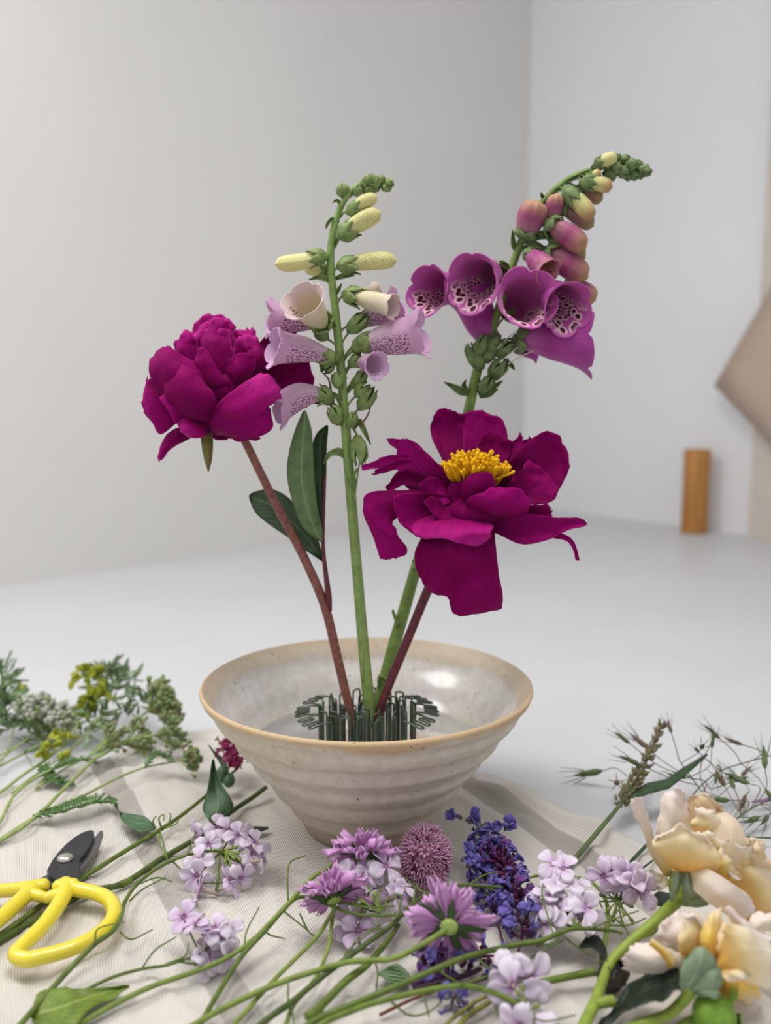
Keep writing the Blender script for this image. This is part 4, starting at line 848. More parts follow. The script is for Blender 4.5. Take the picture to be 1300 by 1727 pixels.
# 5: stem rising to the white cluster at the right
t5 = rocket('green rocket stem sweeping right to the white cluster beside the purple spikes', [(470, 1770, 8), (530, 1722, 10), (580, 1700, 13), (658, 1668, 17), (729, 1637, 20), (789, 1613, 22), (867, 1594, 23), (910, 1587, 23), (945, 1573, 24), (972, 1566, 24), (1029, 1569, 22), (1050, 1574, 20)], [2.4, 2.4, 2.3, 2.2, 2.1, 2.0, 1.8, 1.4, 1.0], MAT_S1)
cluster(t5, (970, 1562, 22), [(935, 1458, 40), (950, 1466, 38), (942, 1492, 34), (972, 1474, 36), (968, 1492, 34), (926, 1512, 30), (912, 1530, 26), (958, 1508, 32), (940, 1536, 26), (985, 1530, 28), (992, 1538, 26), (965, 1535, 28), (920, 1556, 20), (978, 1552, 22), (990, 1566, 16)], 1.1, 0)
pods(t5, [[(995, 1566, 24), (1030, 1552, 28), (1077, 1536, 30)], [(934, 1578, 24), (925, 1550, 28), (914, 1510, 34), (916, 1490, 36)], [(951, 1580, 20), (975, 1598, 16), (998, 1612, 14)], [(904, 1596, 22), (930, 1590, 22), (950, 1582, 22)], [(862, 1650, 12), (900, 1612, 16), (950, 1586, 18)], [(735, 1634, 20), (760, 1650, 16), (778, 1660, 14)], [(800, 1612, 22), (818, 1628, 20), (836, 1636, 20), (860, 1633, 22)]])
# 6: lowest arching stem
t6 = rocket('lowest arched rocket stem, bending down to the right with white florets', [(520, 1760, 9), (545, 1726, 11), (600, 1702, 14), (637, 1690, 16), (715, 1671, 19), (771, 1663, 20), (814, 1668, 20), (867, 1690, 18), (913, 1727, 14), (930, 1750, 12)], [2.2, 2.2, 2.1, 2.0, 2.0, 1.9, 1.7, 1.5], MAT_S2)
cluster(t6, (880, 1698, 18), [(862, 1640, 24, (-.1, -.95, .45)), (893, 1648, 22, (.5, -.7, .4)), (866, 1664, 20, (0, -.9, .2)), (880, 1724, 14), (905, 1745, 12)], 1.3, 0)
budlets(t6, (890, 1706, 17), [(876, 1680, 22), (882, 1672, 23), (900, 1700, 18), (868, 1700, 14), (854, 1712, 10)])
pods(t6, [[(771, 1663, 20), (796, 1655, 24), (822, 1646, 26)], [(712, 1672, 19), (720, 1700, 14), (724, 1716, 10)], [(660, 1690, 14), (690, 1712, 8), (720, 1708, 8), (745, 1690, 10)], [(826, 1672, 19), (840, 1710, 12), (852, 1728, 8)], [(880, 1698, 18), (915, 1722, 20), (970, 1712, 18)]])
# 7: pale lilac cluster next to the cream rose
t7 = rocket('lilac rocket flower with two open florets between the purple spikes and the cream rose', [(860, 1500, 8), (900, 1478, 12), (960, 1478, 14), (1000, 1490, 16), (1022, 1520, 16), (1024, 1556, 15), (1020, 1590, 12), (1012, 1625, 8)], [1.1, 1.2, 1.3, 1.5, 1.9, 2., 2.], MAT_S4)
cluster(t7, (1042, 1520, 20), [(1018, 1478, 32, (-.2, -.9, .4)), (1036, 1474, 33, (-.1, -.9, .4)), (1052, 1478, 32, (.2, -.85, .5)), (1070, 1492, 30, (.2, -.9, .3)), (1080, 1500, 28, (.3, -.85, .2)), (1062, 1484, 32)], 1.15, 1)
budlets(t7, (1042, 1520, 20), [(1030, 1530, 20), (1050, 1535, 18), (1058, 1526, 20), (1036, 1545, 16), (1062, 1548, 14), (1020, 1512, 22), (1012, 1500, 22), (1048, 1552, 14), (1000, 1520, 18), (1028, 1556, 14)])
pods(t7, [[(1024, 1556, 15), (1046, 1530, 20), (1060, 1500, 24)], [(1024, 1550, 15), (1010, 1520, 20), (1000, 1505, 22)], [(1022, 1560, 14), (1060, 1560, 16), (1090, 1548, 18)], [(1022, 1540, 16), (1050, 1560, 14), (1062, 1580, 12)]])

# --- scabious heads
SC_P = petalmat('scabious_petal', (174, 104, 168), (216, 154, 214), (232, 184, 230), .14, 10, .6, .3, .15, .1)
MAT_BR = plain('scabious_bract', (66, 88, 50), .3, 200, .6, .25); MAT_RC = plain('scabious_receptacle', (156, 178, 96), .2, 260, .6, .25)
SPM = []
for k in range(4):
    g = []
    for j in range(8):
        t = j/7; w = (.0006, .0008, .0013, .0021, .0029, .0034, .0031, .0016)[j]
        c = V((.0012*math.sin(k*2.1)*t, .0025+.0165*t, .0018+.0035*t-.003*t*t*(k % 3)))
        g.append([c+V((u*w, (.0022*math.cos(u*6+k) if j == 7 else .0006*math.cos(u*6+k)*t), .0019*t*math.sin(u*6+k*1.7)+.0010*u*u)) for u in (-1, -.66, -.33, 0, .33, .66, 1)])
    m = MB(); m.sheet(g, .0003); SPM.append(m.mesh('scabious_petal', SC_P))
m = MB(); m.sheet([[V((u*w, .001+.0098*t, .0002+.0022*t+.0008*(1-abs(u))))for u in (-1, 0, 1)] for t, w in ((0, .0009), (.3, .0012), (.7, .0009), (1, .0001))], .0004); BRM = m.mesh('scabious_bract', MAT_BR)
m = MB(); m.ball((0, 0, .0008), .0042, 12, 8, stretch=.55); RCM = m.mesh('receptacle', MAT_RC)
m = MB(); m.tube([(0, 0, 0), (0, 0, .003), (.0003, 0, .0055)], [.0005, .0006, .0011], 5, 6); m.ball((.0003, 0, .006), .0013, 6, 4); DFM = m.mesh('disc_floret', SC_P)
def scabious(label, stem, r, head, ax, sc, tilt=(-.1, .5), n=21):
    t = thing('scabious_flower', label, 'flower', gs(stem[0]), 'mauve scabious in front of the bowl'); gstem(t, stem, r, MAT_S4)
    M = frame(gs(head), ax, rnd.uniform(0, 1), sc); hd = inst('flower_head', RCM, t, M)
    for ring, (cnt, s0, el) in enumerate(((n, 1.0, tilt[0]), (n-2, .86, .32), (9, .6, .75))):
        for k in range(cnt):
            L = Matrix.Rotation(2*math.pi*(k+.5*ring)/cnt+rnd.uniform(-.2, .2), 4, 'Z') @ Matrix.Rotation(el+rnd.uniform(-.22, .34), 4, 'X') @ Matrix.Rotation(rnd.uniform(-.5, .5), 4, 'Y') @ Matrix.Scale(s0*rnd.uniform(.76, 1.12), 4)
            inst('petal', SPM[rnd.randrange(4)], hd, Matrix.Translation((0, 0, .0008*ring)) @ L, local=True)
    for k in range(12):
        inst('bract', BRM, hd, Matrix.Rotation(2*math.pi*k/12+rnd.uniform(-.1, .1), 4, 'Z') @ Matrix.Rotation(-.06+rnd.uniform(-.1, .12), 4, 'X') @ Matrix.Scale(rnd.uniform(1.1, 1.55), 4), local=True)
    for k in range(26):
        a = k*2.4; q = .0042*math.sqrt(k/26)
        inst('disc_floret', DFM, hd, Matrix.Translation((q*math.cos(a), q*math.sin(a), .0012)) @ Matrix.Rotation(-q*90, 4, (-math.sin(a), math.cos(a), 0)), local=True)
    return t
scabious('mauve scabious nearest the bowl foot, seen from below at the top of the heap', [(120, 1735, 4), (200, 1690, 5), (260, 1662, 6), (330, 1638, 8), (385, 1614, 11), (430, 1582, 15), (465, 1546, 20), (490, 1520, 24), (510, 1496, 28), (535, 1474, 31), (565, 1459, 33), (600, 1454, 34), (612, 1452, 34)], [2.0, 2.0, 2.0, 1.9, 1.9, 1.8, 1.7], (612, 1450, 34), (.22, .62, .72), 1.05)
scabious('mauve scabious at the left of the heap, on two forked pale stems', [(350, 1770, 4), (400, 1722, 6), (460, 1655, 8), (495, 1620, 10), (534, 1580, 14), (553, 1552, 18), (562, 1536, 22), (564, 1522, 24)], [1.8, 1.8, 1.7, 1.7, 1.6, 1.6], (564, 1520, 25), (-.25, .66, .62), 1.0)
gstem(bpy.data.objects['scabious_flower.001'], [(480, 1735, 3), (495, 1695, 5), (531, 1651, 7), (553, 1600, 10), (560, 1555, 16), (564, 1530, 22)], [1.7, 1.6, 1.6, 1.5], MAT_S4)
scabious('big mauve scabious showing its green underside, in the centre front of the heap', [(300, 1745, 5), (370, 1704, 8), (460, 1662, 11), (531, 1638, 14), (584, 1623, 17), (619, 1620, 19), (665, 1616, 22), (715, 1591, 27), (752, 1568, 30)], [2.2, 2.2, 2.1, 2.1, 2.1, 2.1], (757, 1565, 31), (.12, .86, .1), 1.12, (-.05, .4))

# --- pink pompom of tiny florets
pm = thing('allium_head', 'dusty pink round head of tiny spiky florets behind the scabious by the bowl foot', 'flower', GS(712, 1500, .002))
PK = petalmat('pink_floret', (190, 118, 160), (218, 158, 192), (232, 190, 212), .2, 6, .7, .25, .1, .2)
m = MB()
for k in range(6):
    a = k*math.pi/3; d = V((math.cos(a)*.6, math.sin(a)*.6, 1)); s_ = V((-math.sin(a), math.cos(a), 0)); m.sheet([[d*t-s_*w, d*t+V((0, 0, .0002)), d*t+s_*w] for t, w in ((0, .0003), (.0018, .0006), (.0034, .0001))], .0002)
m.tube([(0, 0, -.004), (0, 0, .001)], .0004, 4, 3); PKM = m.mesh('pink_floret', PK)
c = GS(716, 1448, .024); b = MB(); b.ball(c, .0075, 14, 10, axis=(.2, -.3, 1), stretch=1.5); b.build('core', PK, pm)
for k in range(170):
    z = 1-2*(k+.5)/170; a = k*2.39996; d = V((math.sqrt(1-z*z)*math.cos(a), math.sqrt(1-z*z)*math.sin(a), z))
    inst('floret', PKM, pm, frame(c+d*V((.0108, .0108, .0145))*rnd.uniform(.92, 1.08), d+V([rnd.gauss(0, .2) for _ in range(3)]), a, rnd.uniform(1.1, 1.6)))
gstem(pm, [(722, 1490, 12), (735, 1520, 8), (752, 1560, 5)], 1.2, MAT_S4)

# --- blue and purple spikes
BL = petalmat('blue_lip', (124, 106, 172), (106, 96, 176), (132, 120, 196), .2, 8, .55, .2, .2, .1); VI = petalmat('violet_lip', (140, 70, 130), (104, 62, 128), (126, 84, 154), .2, 8, .55, .2, .2, .1)
CG = plain('grey_green_calyx', (132, 130, 132), .35, 300, .7, .2); CP_ = plain('plum_calyx', (84, 32, 66), .4, 300, .6, .25); CV = plain('dark_violet_calyx', (66, 40, 84), .4, 300, .6, .25)
def lipmesh(calm, lipm, big=1.0, open_=True):
    m = MB(); m.tube([(0, 0, 0), (0, 0, .0018), (0, 0, .0044), (0, 0, .0048)], [.0006, .0013, .0014, .0010], 7, 9)
    if open_:
        m.tube([(0, 0, .003), (0, .0004, .0058), (0, .0012, .0078)], [.0008, .0011, .0017], 7, 6, mat=1, cap=False)
        for sx, w, l, up in ((0, .0030, .0050, 1), (-1, .0015, .003, 0), (1, .0015, .003, 0), (0, .0019, .0030, -1)):
            o = V((sx*.0012, .0010, .0074)); d = unit(V((sx*.7, .9 if up == 1 else (-.4 if up == -1 else .2), .55))); sd = unit(np.cross(d, (0, .3, 1))) if up else unit(np.cross(d, (0, 0, 1)))
            m.sheet([[o+d*l*t*big-sd*w*q*big, o+d*l*t*big+V((0, 0, .0003)), o+d*l*t*big+sd*w*q*big] for t, q in ((0, .4), (.4, .85), (.8, 1), (1, .5))], .0003, 1)
    return m.mesh('lipped_floret', [calm, lipm])
LIPS = {'blue': lipmesh(CG, BL), 'bud': lipmesh(CG, BL, 1, False), 'plum': lipmesh(CP_, VI), 'plumbud': lipmesh(CP_, VI, 1, False), 'violet': lipmesh(CV, BL)}
def spike(label, axis_pts, whorls, r=1.0, stemm=None):
    t = thing('salvia_spike', label, 'flower', gs(axis_pts[-1]), 'blue and purple spikes right of the bowl foot'); gstem(t, axis_pts, r, stemm or CP_)
    q = cr([gs(p) for p in axis_pts], 200); T = np.gradient(q, axis=0)
    for f, kinds, n, rad, sc in whorls:
        i = min(199, int(f*199)); ax = unit(T[i])*-1
        a0 = unit(np.cross(ax, (0, 0, 1))); b0 = np.cross(ax, a0); ph = rnd.random()*6
        for k in range(n):
            a = ph+2*math.pi*k/n+rnd.uniform(-.2, .2); d = math.cos(a)*a0+math.sin(a)*b0
            p = q[i]+d*rad*1.6/1000+ax*rnd.uniform(-.0015, .0015)
            if p[2] < cz(p[0], p[1]): continue
            inst('floret', LIPS[rnd.choice(kinds)], t, frame(p, d+ax*rnd.uniform(.1, .7), rnd.uniform(0, 6.3), sc*.74*rnd.uniform(.8, 1.2)))
    return t
def wh(fs, kinds, n, rad, sc): return [(f, kinds, n, rad, sc) for f in fs]
spike('blue catmint-like spike with grey buds at its tip, nearest the bowl', [(812, 1392, 26), (815, 1420, 24), (815, 1450, 20), (822, 1490, 14), (835, 1540, 8), (848, 1590, 5)],
      wh((.03, .07, .11), ['bud'], 7, .8, .9)+wh((.16, .2), ['bud', 'blue'], 8, 1., 1.)+wh((.30, .34, .38, .43), ['blue', 'bud', 'blue'], 9, 1., 1.25)+wh((.56, .62, .7, .8), ['blue', 'violet'], 8, 1., 1.15))
tb_ = bpy.data.objects['salvia_spike']
for p in ((785, 1384, 30), (779, 1380, 31), (790, 1388, 29), (858, 1394, 30), (862, 1398, 29), (852, 1400, 28), (778, 1452, 22), (790, 1440, 24), (786, 1462, 20), (800, 1430, 25)):
    inst('floret', LIPS['blue'], tb_, frame(gs(p), (rnd.gauss(0, .5), -.6, .6), rnd.uniform(0, 6), 1.05))
spike('dark plum and violet spike hanging beside the blue one, right of the big scabious', [(838, 1436, 26), (850, 1458, 26), (862, 1490, 24), (873, 1530, 20), (880, 1570, 14), (874, 1606, 8)],
      wh((.04, .09, .14, .20, .26), ['plum', 'plumbud', 'plumbud', 'violet'], 10, 1.2, 1.25)+wh((.34, .40, .46, .52), ['plumbud', 'violet', 'plum'], 9, 1.2, 1.3)+wh((.58, .64, .70, .76, .84), ['violet', 'plumbud', 'blue'], 9, 1.2, 1.25))
spike('violet spike lying low under the big scabious with its tip at the left', [(706, 1632, 8), (740, 1622, 10), (780, 1618, 8), (830, 1612, 6), (880, 1618, 5)],
      wh((.08, .15, .22, .3, .38), ['violet', 'plum', 'blue'], 7, 1., 1.1)+wh((.55, .7, .85), ['plumbud', 'violet'], 7, 1., 1.1))
spike('small blue sprig peeping below the dark stem in the bottom foreground', [(764, 1688, 5), (770, 1676, 6), (790, 1660, 6), (830, 1648, 5)], wh((.06, .2), ['blue'], 6, .8, 1.0), .8)

# --- other stems and twigs
def simple(name, label, cat, pts, r, mat, part='stem', **k):
    t = thing(name, label, cat, gs(pts[0]), **k); gstem(t, pts, r, mat, part); return t
ct = simple('cut_stem', 'thick olive stem with a flat cut end pointing at the bottom centre', 'stem', [(526, 1712, 7), (548, 1690, 8), (584, 1654, 10), (616, 1630, 12), (651, 1590, 11), (672, 1560, 8)], [3.4, 3.0, 2.9, 2.7, 2.2, 1.6], MAT_S1)
gstem(ct, [(515, 1714, 7), (526, 1710, 7), (540, 1704, 7)], [2.8, 3.6, 3.0], MAT_S2, 'cut_node')
simple('twig', 'dark purple twig lying under the stems right of the pleated leaf', 'twig', [(696, 1668, 6), (740, 1657, 8), (790, 1643, 9), (810, 1634, 8)], [1.9, 2., 2., 1.8], plain('purple_twig', (52, 26, 42), .3, 200, .5))
simple('twig', 'thin red brown twig in the bottom foreground below the dark purple twig', 'twig', [(640, 1712, 3), (660, 1702, 4), (694, 1686, 4), (730, 1672, 4)], [1.2, 1.2, 1.1, 1.], plain('red_twig', (104, 50, 46), .3, 200, .5))
vn = simple('cut_stem', 'pair of thin brownish green stems fanning out at the bottom centre right', 'stem', [(735, 1745, 5), (770, 1712, 6), (812, 1684, 7), (850, 1668, 7)], [1.6, 1.6, 1.5, 1.2], plain('brown_green_stem', (126, 122, 62), .3, 160, .5))
gstem(vn, [(764, 1745, 5), (790, 1712, 5), (825, 1690, 6), (860, 1664, 6)], [2.2, 2.1, 2., 1.8], plain('brown_green_stem2', (118, 118, 58), .3, 160, .5))
hs = simple('cut_stem', 'thick bright green stem lying level toward the dark seed head near the lower rose', 'stem', [(880, 1664, 7), (930, 1653, 8), (970, 1645, 9), (1004, 1638, 10)], [2.6, 2.6, 2.7, 3.2], MAT_S2)
# leaf with pleats
pf = thing('pleated_leaf', 'small pleated pale green leaf under the crossing stems in the lower centre', 'leaf', gs((690, 1655, 4)))
g = []
for j in range(14):
    t_ = j/13; row = []
    for i in range(25):
        u = i/24*2-1; px = 690-52*t_*(1-.15*u*u); py = 1650-8*t_+u*20*math.sin(math.pi*min(1, .12+t_*.8))
        row.append(gs((px, py, 5+2.0*t_+1.1*math.cos(u*22)*math.sin(math.pi*t_))))
    g.append(row)
b = MB(); b.sheet(g, .0004); b.build('blade', leafmat('pleated_green', (116, 146, 100), (160, 184, 140)), pf)
# dark dried seed head
sd = thing('seed_head', 'blackish dried seed head among the stems left of the lower rose', 'seed head', gs((1030, 1660, 2)))
b = MB(); b.ball(GS(1030, 1646, .008), .0066, 14, 10, stretch=1.25, axis=(.2, .2, 1)); b.build('pod', plain('black_pod', (42, 36, 38), .5, 320, .6, .3), sd)
m = MB(); sepals(m, V((0, 0, 0)), (0, 0, 1), .0064, .011, 6, 0, .6); M_ = m.mesh('husk', plain('dark_husk', (58, 54, 48), .5, 200))
inst('husk', M_, sd, frame(GS(1034, 1656, .006), (0, -.2, 1)))
gleaf(sd, [(12, [(975, 1596), (978, 1598), (976, 1602)]), (14, [(992, 1578), (1000, 1590), (996, 1598)]), (14, [(1010, 1580), (1014, 1596), (1012, 1610)]), (12, [(1022, 1600), (1024, 1612), (1020, 1622)])], MAT_LFDD, 1)

# --- valerian stems left of the bowl
VR = plain('valerian_red', (150, 40, 92), .35, 300, .6, .25)
va = simple('valerian_stem', 'green valerian stem under the scissors with dark pink flower tip behind the bowl side', 'flower', [(-40, 1604, 3), (30, 1556, 3), (90, 1512, 4), (131, 1486, 4), (200, 1442, 5), (269, 1400, 7), (310, 1372, 8), (345, 1344, 10), (375, 1318, 12), (398, 1298, 14)], [2.5, 2.4, 2.3, 2.2, 2.1, 1.9, 1.7, 1.4], MAT_S1)
m = MB(); m.tube([(0, 0, 0), (0, 0, .004)], [.0004, .0006], 5, 4)
for k in range(5):
    a = k*1.2566; d = V((math.cos(a), math.sin(a), .5)); m.sheet([[d*t+V((0, 0, .0038))+V((-math.sin(a), math.cos(a), 0))*w*s_ for s_ in (-1, 0, 1)] for t, w in ((0, .0003), (.0012, .0007), (.0020, .0003))], .0002)
VM = m.mesh('valerian_floret', VR)
for k in range(70):
    f = rnd.random(); p = gs((375+f*34+rnd.gauss(0, 5), 1258+f*32+rnd.gauss(0, 6), 26-f*8)); inst('floret', VM, va, frame(p, (rnd.gauss(-.2, .6), rnd.gauss(-.5, .4), rnd.gauss(.4, .5)), 0, rnd.uniform(.9, 1.3)))
gstem(va, [(398, 1298, 14), (405, 1288, 17), (396, 1275, 22), (385, 1265, 24)], [1.4, 1.2, 1.0, .8], CP_, 'flower_stalk')
for a_, e_ in (((376, 1318, 12), (376, 1290, 22)), ((386, 1328, 10), (386, 1304, 16))):
    A_, E_ = gs(a_), gs(e_); b = MB(); b.ball((A_+E_)/2, .0045, 10, 8, axis=E_-A_, stretch=1.3); b.build('flower_bud', MAT_LFD, va)
gleaf(va, [(16, [(376, 1296), (382, 1298), (386, 1296)]), (20, [(366, 1280), (372, 1280), (377, 1280)]), (24, [(358, 1268), (361, 1267), (363, 1268)]), (25, [(351, 1257), (352, 1256), (353, 1257)])], MAT_LFD, 1)
gleaf(va, [(7, [(262, 1394), (264, 1396), (262, 1399)]), (10, [(246, 1378), (246, 1390), (240, 1404)]), (10, [(222, 1373), (222, 1386), (222, 1396)]), (10, [(205, 1370), (206, 1376), (206, 1384)]), (9, [(194, 1362), (197, 1364), (200, 1366)]), (8, [(192, 1356), (195, 1355), (198, 1354)])], MAT_LFD, 2)
pods(va, [[(272, 1396, 8), (268, 1380, 14), (276, 1374, 16), (276, 1384, 14)], [(262, 1398, 8), (258, 1384, 14), (264, 1376, 16)], [(280, 1396, 8), (296, 1390, 12), (302, 1382, 14)], [(270, 1404, 6), (268, 1420, 5), (280, 1446, 5)], [(284, 1394, 8), (288, 1376, 14), (286, 1372, 14)]], MAT_S4, .9)
va2 = simple('valerian_stem', 'thick green stem under the scissor handles with one upright pointed leaf near the bowl', 'flower stem', [(-40, 1612, 3), (0, 1586, 3), (60, 1552, 3.5), (110, 1524, 4), (154, 1502, 4), (208, 1490, 4), (270, 1450, 4), (331, 1414, 5), (360, 1392, 6), (400, 1362, 6), (430, 1342, 7), (448, 1328, 8)], [3.0, 3.0, 2.9, 2.8, 2.7, 2.6, 2.5, 2.5], MAT_S3)
gleaf(va2, [(8, [(354, 1386), (360, 1388), (366, 1385)]), (12, [(342, 1366), (364, 1374), (392, 1366)]), (18, [(346, 1346), (368, 1352), (390, 1348)]), (26, [(352, 1320), (364, 1322), (374, 1322)]), (32, [(355, 1298), (360, 1297), (365, 1299)]), (36, [(358, 1281), (360, 1280), (361, 1282)])], MAT_LFD, 2)
gleaf(va2, [(4, [(400, 1396), (402, 1400), (403, 1404)]), (5, [(420, 1394), (420, 1400), (420, 1406)]), (5, [(440, 1394), (440, 1398), (440, 1402)]), (4, [(452, 1395), (453, 1396), (452, 1398)])], MAT_LFDD, 0)
gstem(va2, [(196, 1494, 4), (208, 1490, 4), (222, 1484, 4)], [2.7, 3.6, 2.7], MAT_S1, 'stem_node')

# ------------------------------------------------------------------ scissors
sn = thing('scissors', 'florist scissors with yellow looped handles and black blades lying at the left', 'scissors', gs((110, 1470, 8)))
YEL = plain('yellow_coating', (226, 208, 52), .04, 40, .28, .5, coat=.6); BLK = plain('black_steel', (50, 51, 55), .25, 120, .36, .6, metal=.55); STEEL = plain('screw_steel', (206, 202, 196), .1, 100, .22, .6, metal=.9); GRY = plain('ground_edge', (104, 102, 102), .25, 200, .35, .6, metal=.6)
HZ = .0105
def SG(px, py, h): return G(px, py, h+.004)
def slab(root, name, pts, h0, h1, m, bev=.0006):
    lo = [SG(p[0], p[1], h0) for p in pts]; hi = [SG(p[0], p[1], h1) for p in pts]
    c = sum(hi)/len(hi); n = len(pts)
    def ins(L, d): return [q+unit(c-q)*d for q in L]
    # all levels share the footprint of the top outline
    lev = [[V((q[0], q[1], .004+h0)) for q in ins(hi, bev)], [V((q[0], q[1], .004+h0+bev*.6)) for q in hi], [V((q[0], q[1], .004+h1-bev*.6)) for q in hi], [V((q[0], q[1], .004+h1)) for q in ins(hi, bev)]]
    b = MB(); v = [q for l in lev for q in l]; f = [tuple(range(n-1, -1, -1)), tuple(3*n+i for i in range(n))]
    for k in range(3):
        for i in range(n): f.append((k*n+i, k*n+(i+1) % n, (k+1)*n+(i+1) % n, (k+1)*n+i))
    b.add(v, f); return b.build(name, m, root, smooth=False)
slab(sn, 'blade', [(133, 1466), (137, 1450), (150, 1428), (160, 1412), (168, 1401), (173, 1400), (174, 1405), (168, 1424), (158, 1442), (146, 1456), (136, 1468)], .0075, .0100, GRY)
slab(sn, 'shank', [(56, 1488), (64, 1482), (80, 1474), (96, 1478), (98, 1486), (88, 1494), (76, 1492), (66, 1500)], .0070, .0095, GRY)
slab(sn, 'blade', [(79, 1467), (88, 1450), (97, 1438), (111, 1423), (126, 1411), (140, 1403), (152, 1399), (158, 1400), (159, 1408), (153, 1424), (144, 1438), (134, 1450), (133, 1462), (130, 1483), (112, 1487), (96, 1484), (84, 1476)], .0102, .0130, BLK)
slab(sn, 'tang', [(96, 1484), (129, 1480), (128, 1496), (98, 1497)], .0098, .0125, BLK)
c = SG(110, 1449, .0130); b = MB(); lathe(b, [(.0048, 0), (.0050, .0006), (.0044, .0018), (.003, .0026), (.0012, .0029), (.0002, .003)], c, 28); b.build('pivot_screw', STEEL, sn)
def hand(name, parts):
    b = MB()
    for pts, r, closed in parts:
        q = [SG(p[0], p[1], HZ+(p[2]/1000 if len(p) > 2 else 0)) for p in pts]
        b.tube(q, [x/1000 for x in r] if isinstance(r, (list, tuple)) else r/1000, 14, len(q)*7, closed=closed)
        if not closed:
            for e, rr in ((q[0], r if not isinstance(r, (list, tuple)) else r[0]), (q[-1], r if not isinstance(r, (list, tuple)) else r[-1])): b.ball(e, rr/1000, 14, 8)
    return b.build(name, YEL, sn)
hand('handle', [([(110, 1492, 1), (110, 1504, .5), (101, 1522), (88, 1542), (70, 1564), (50, 1584), (33, 1600), (26, 1608), (30, 1615), (48, 1618), (66, 1614), (96, 1607), (124, 1598), (150, 1586), (174, 1570), (190, 1550), (192, 1532), (182, 1516), (160, 1506), (136, 1501), (114, 1497, .5)], [4.6, 4.6, 4.4, 4.4, 4.2, 4.2, 4., 3.9, 3.9, 4., 4., 4., 4., 4., 4.2, 4.4, 4.4, 4.2, 4., 4.2, 4.4], False), ([(100, 1496, 1), (122, 1494, 1)], 4.4, False), ([(96, 1510), (80, 1514)], [4.0, 3.2], False)])
hand('handle', [([(72, 1494, 0), (52, 1497), (30, 1500), (4, 1502), (-24, 1506), (-60, 1522), (-96, 1552), (-110, 1586), (-90, 1606), (-56, 1594), (-24, 1570), (4, 1546), (26, 1526), (44, 1510), (56, 1502)], [4.2, 4.2, 4., 3.9, 4, 4, 4, 4, 4, 4, 4, 4.2, 4.4, 4.4, 4.4], False), ([(44, 1506), (62, 1510), (70, 1512)], [4.2, 3.4, 3.2], False)])

# ------------------------------------------------------------------ roses
RO = petalmat('rose_petal', (250, 200, 56), (250, 234, 188), (248, 240, 228), .06, 22, .55, .35, .2, .2, (0., .5, .95))
ROP = petalmat('rose_outer_petal', (248, 228, 170), (246, 236, 222), (246, 234, 228), .07, 22, .55, .32, .2, .2, (0., .3, .9))
ROY = petalmat('rose_yellow_petal', (248, 190, 30), (250, 222, 120), (246, 232, 206), .07, 22, .55, .35, .2, .2, (0., .5, 1.))
ROO = petalmat('rose_crumpled_petal', (244, 210, 150), (244, 222, 184), (246, 230, 206), .10, 22, .6, .32, .2, .2)
SEP = leafmat('sepal_grey_green', (126, 146, 116), (160, 176, 150), .6)
MAT_RST = plain('rose_stem_green', (134, 154, 60), .18, 120, .45, .35)
r1 = thing('rose', 'cream yellow rose with upturned petals at the right edge, upper of the two roses', 'rose', gs((985, 1727, 6)), 'cream roses at the lower right')
Y1 = gs((1190, 1545, 20))[1]
def rp(root, Y, rows, m=None, **k):
    q = dict(ruffle=2.8, rf=130, nu=25, nv=21, jag=2.2); q.update(k); q['seed'] = rnd.random()*50; return petal(root, rows, Y, m or RO, th=.00045, **q)
A1 = lambda rows, m=None, **k: rp(r1, Y1, rows, m, **k)
b = MB(); b.tube([gs((970, 1760, 8)), gs((988, 1722, 10)), gs((1004, 1690, 11)), gs((1016, 1655, 13)), gs((1032, 1620, 16)), gs((1064, 1588, 21)), gs((1105, 1553, 28)), P(1148, 1514, Y1-.006)], [.0027, .0027, .0027, .0025, .0024, .0025, .0027, .0032], 12, 60); b.build('stem', MAT_RST, r1)
b = MB(); b.tube([gs((1004, 1694, 11)), gs((1020, 1690, 12)), gs((1034, 1688, 13))], [.0023, .0026, .0027], 10); b.build('cut_branch', MAT_RST, r1)
b = MB(); b.tube([gs((1072, 1582, 22)), gs((1096, 1576, 20)), gs((1112, 1562, 24)), gs((1114, 1550, 26))], [.0012, .0010, .0009, .0007], 7); b.build('side_shoot', MAT_RST, r1)
b = MB(); b.ball(P(1162, 1490, Y1+.002), .010, 16, 10, axis=(.5, .3, .6), stretch=1.2); b.build('hip', MAT_RST, r1)
b = MB(); b.ball(P(1205, 1425, Y1+.004), .015, 16, 10, stretch=1.2, axis=(.4, 0, 1)); b.build('heart', ROO, r1)
A1([(-6, [(1120, 1478), (1128, 1478), (1136, 1476)]), (0, [(1096, 1440), (1106, 1444), (1116, 1444)]), (4, [(1082, 1400), (1092, 1404), (1100, 1402)]), (6, [(1070, 1376), (1080, 1376), (1090, 1374)]), (8, [(1062, 1358), (1074, 1358), (1084, 1354)]), (9, [(1060, 1350), (1070, 1344), (1081, 1345)])], ROP, cup=1.5)
A1([(-8, [(1124, 1450), (1140, 1456), (1156, 1450)]), (-7, [(1107, 1404), (1134, 1406), (1160, 1400)]), (-9, [(1113, 1368), (1138, 1366), (1162, 1370)]), (-11, [(1120, 1346), (1140, 1340), (1158, 1346)]), (-10, [(1127, 1334), (1140, 1330), (1153, 1334)])], ROP, cup=-5)
A1([(-14, [(1170, 1440), (1190, 1440), (1214, 1440)]), (-13, [(1160, 1380), (1186, 1378), (1216, 1396)]), (-15, [(1160, 1350), (1186, 1346), (1220, 1376)]), (-13, [(1162, 1342), (1178, 1338), (1192, 1336), (1206, 1350), (1226, 1374)])], ROO, cup=-4, ruffle=2.6, rf=140)
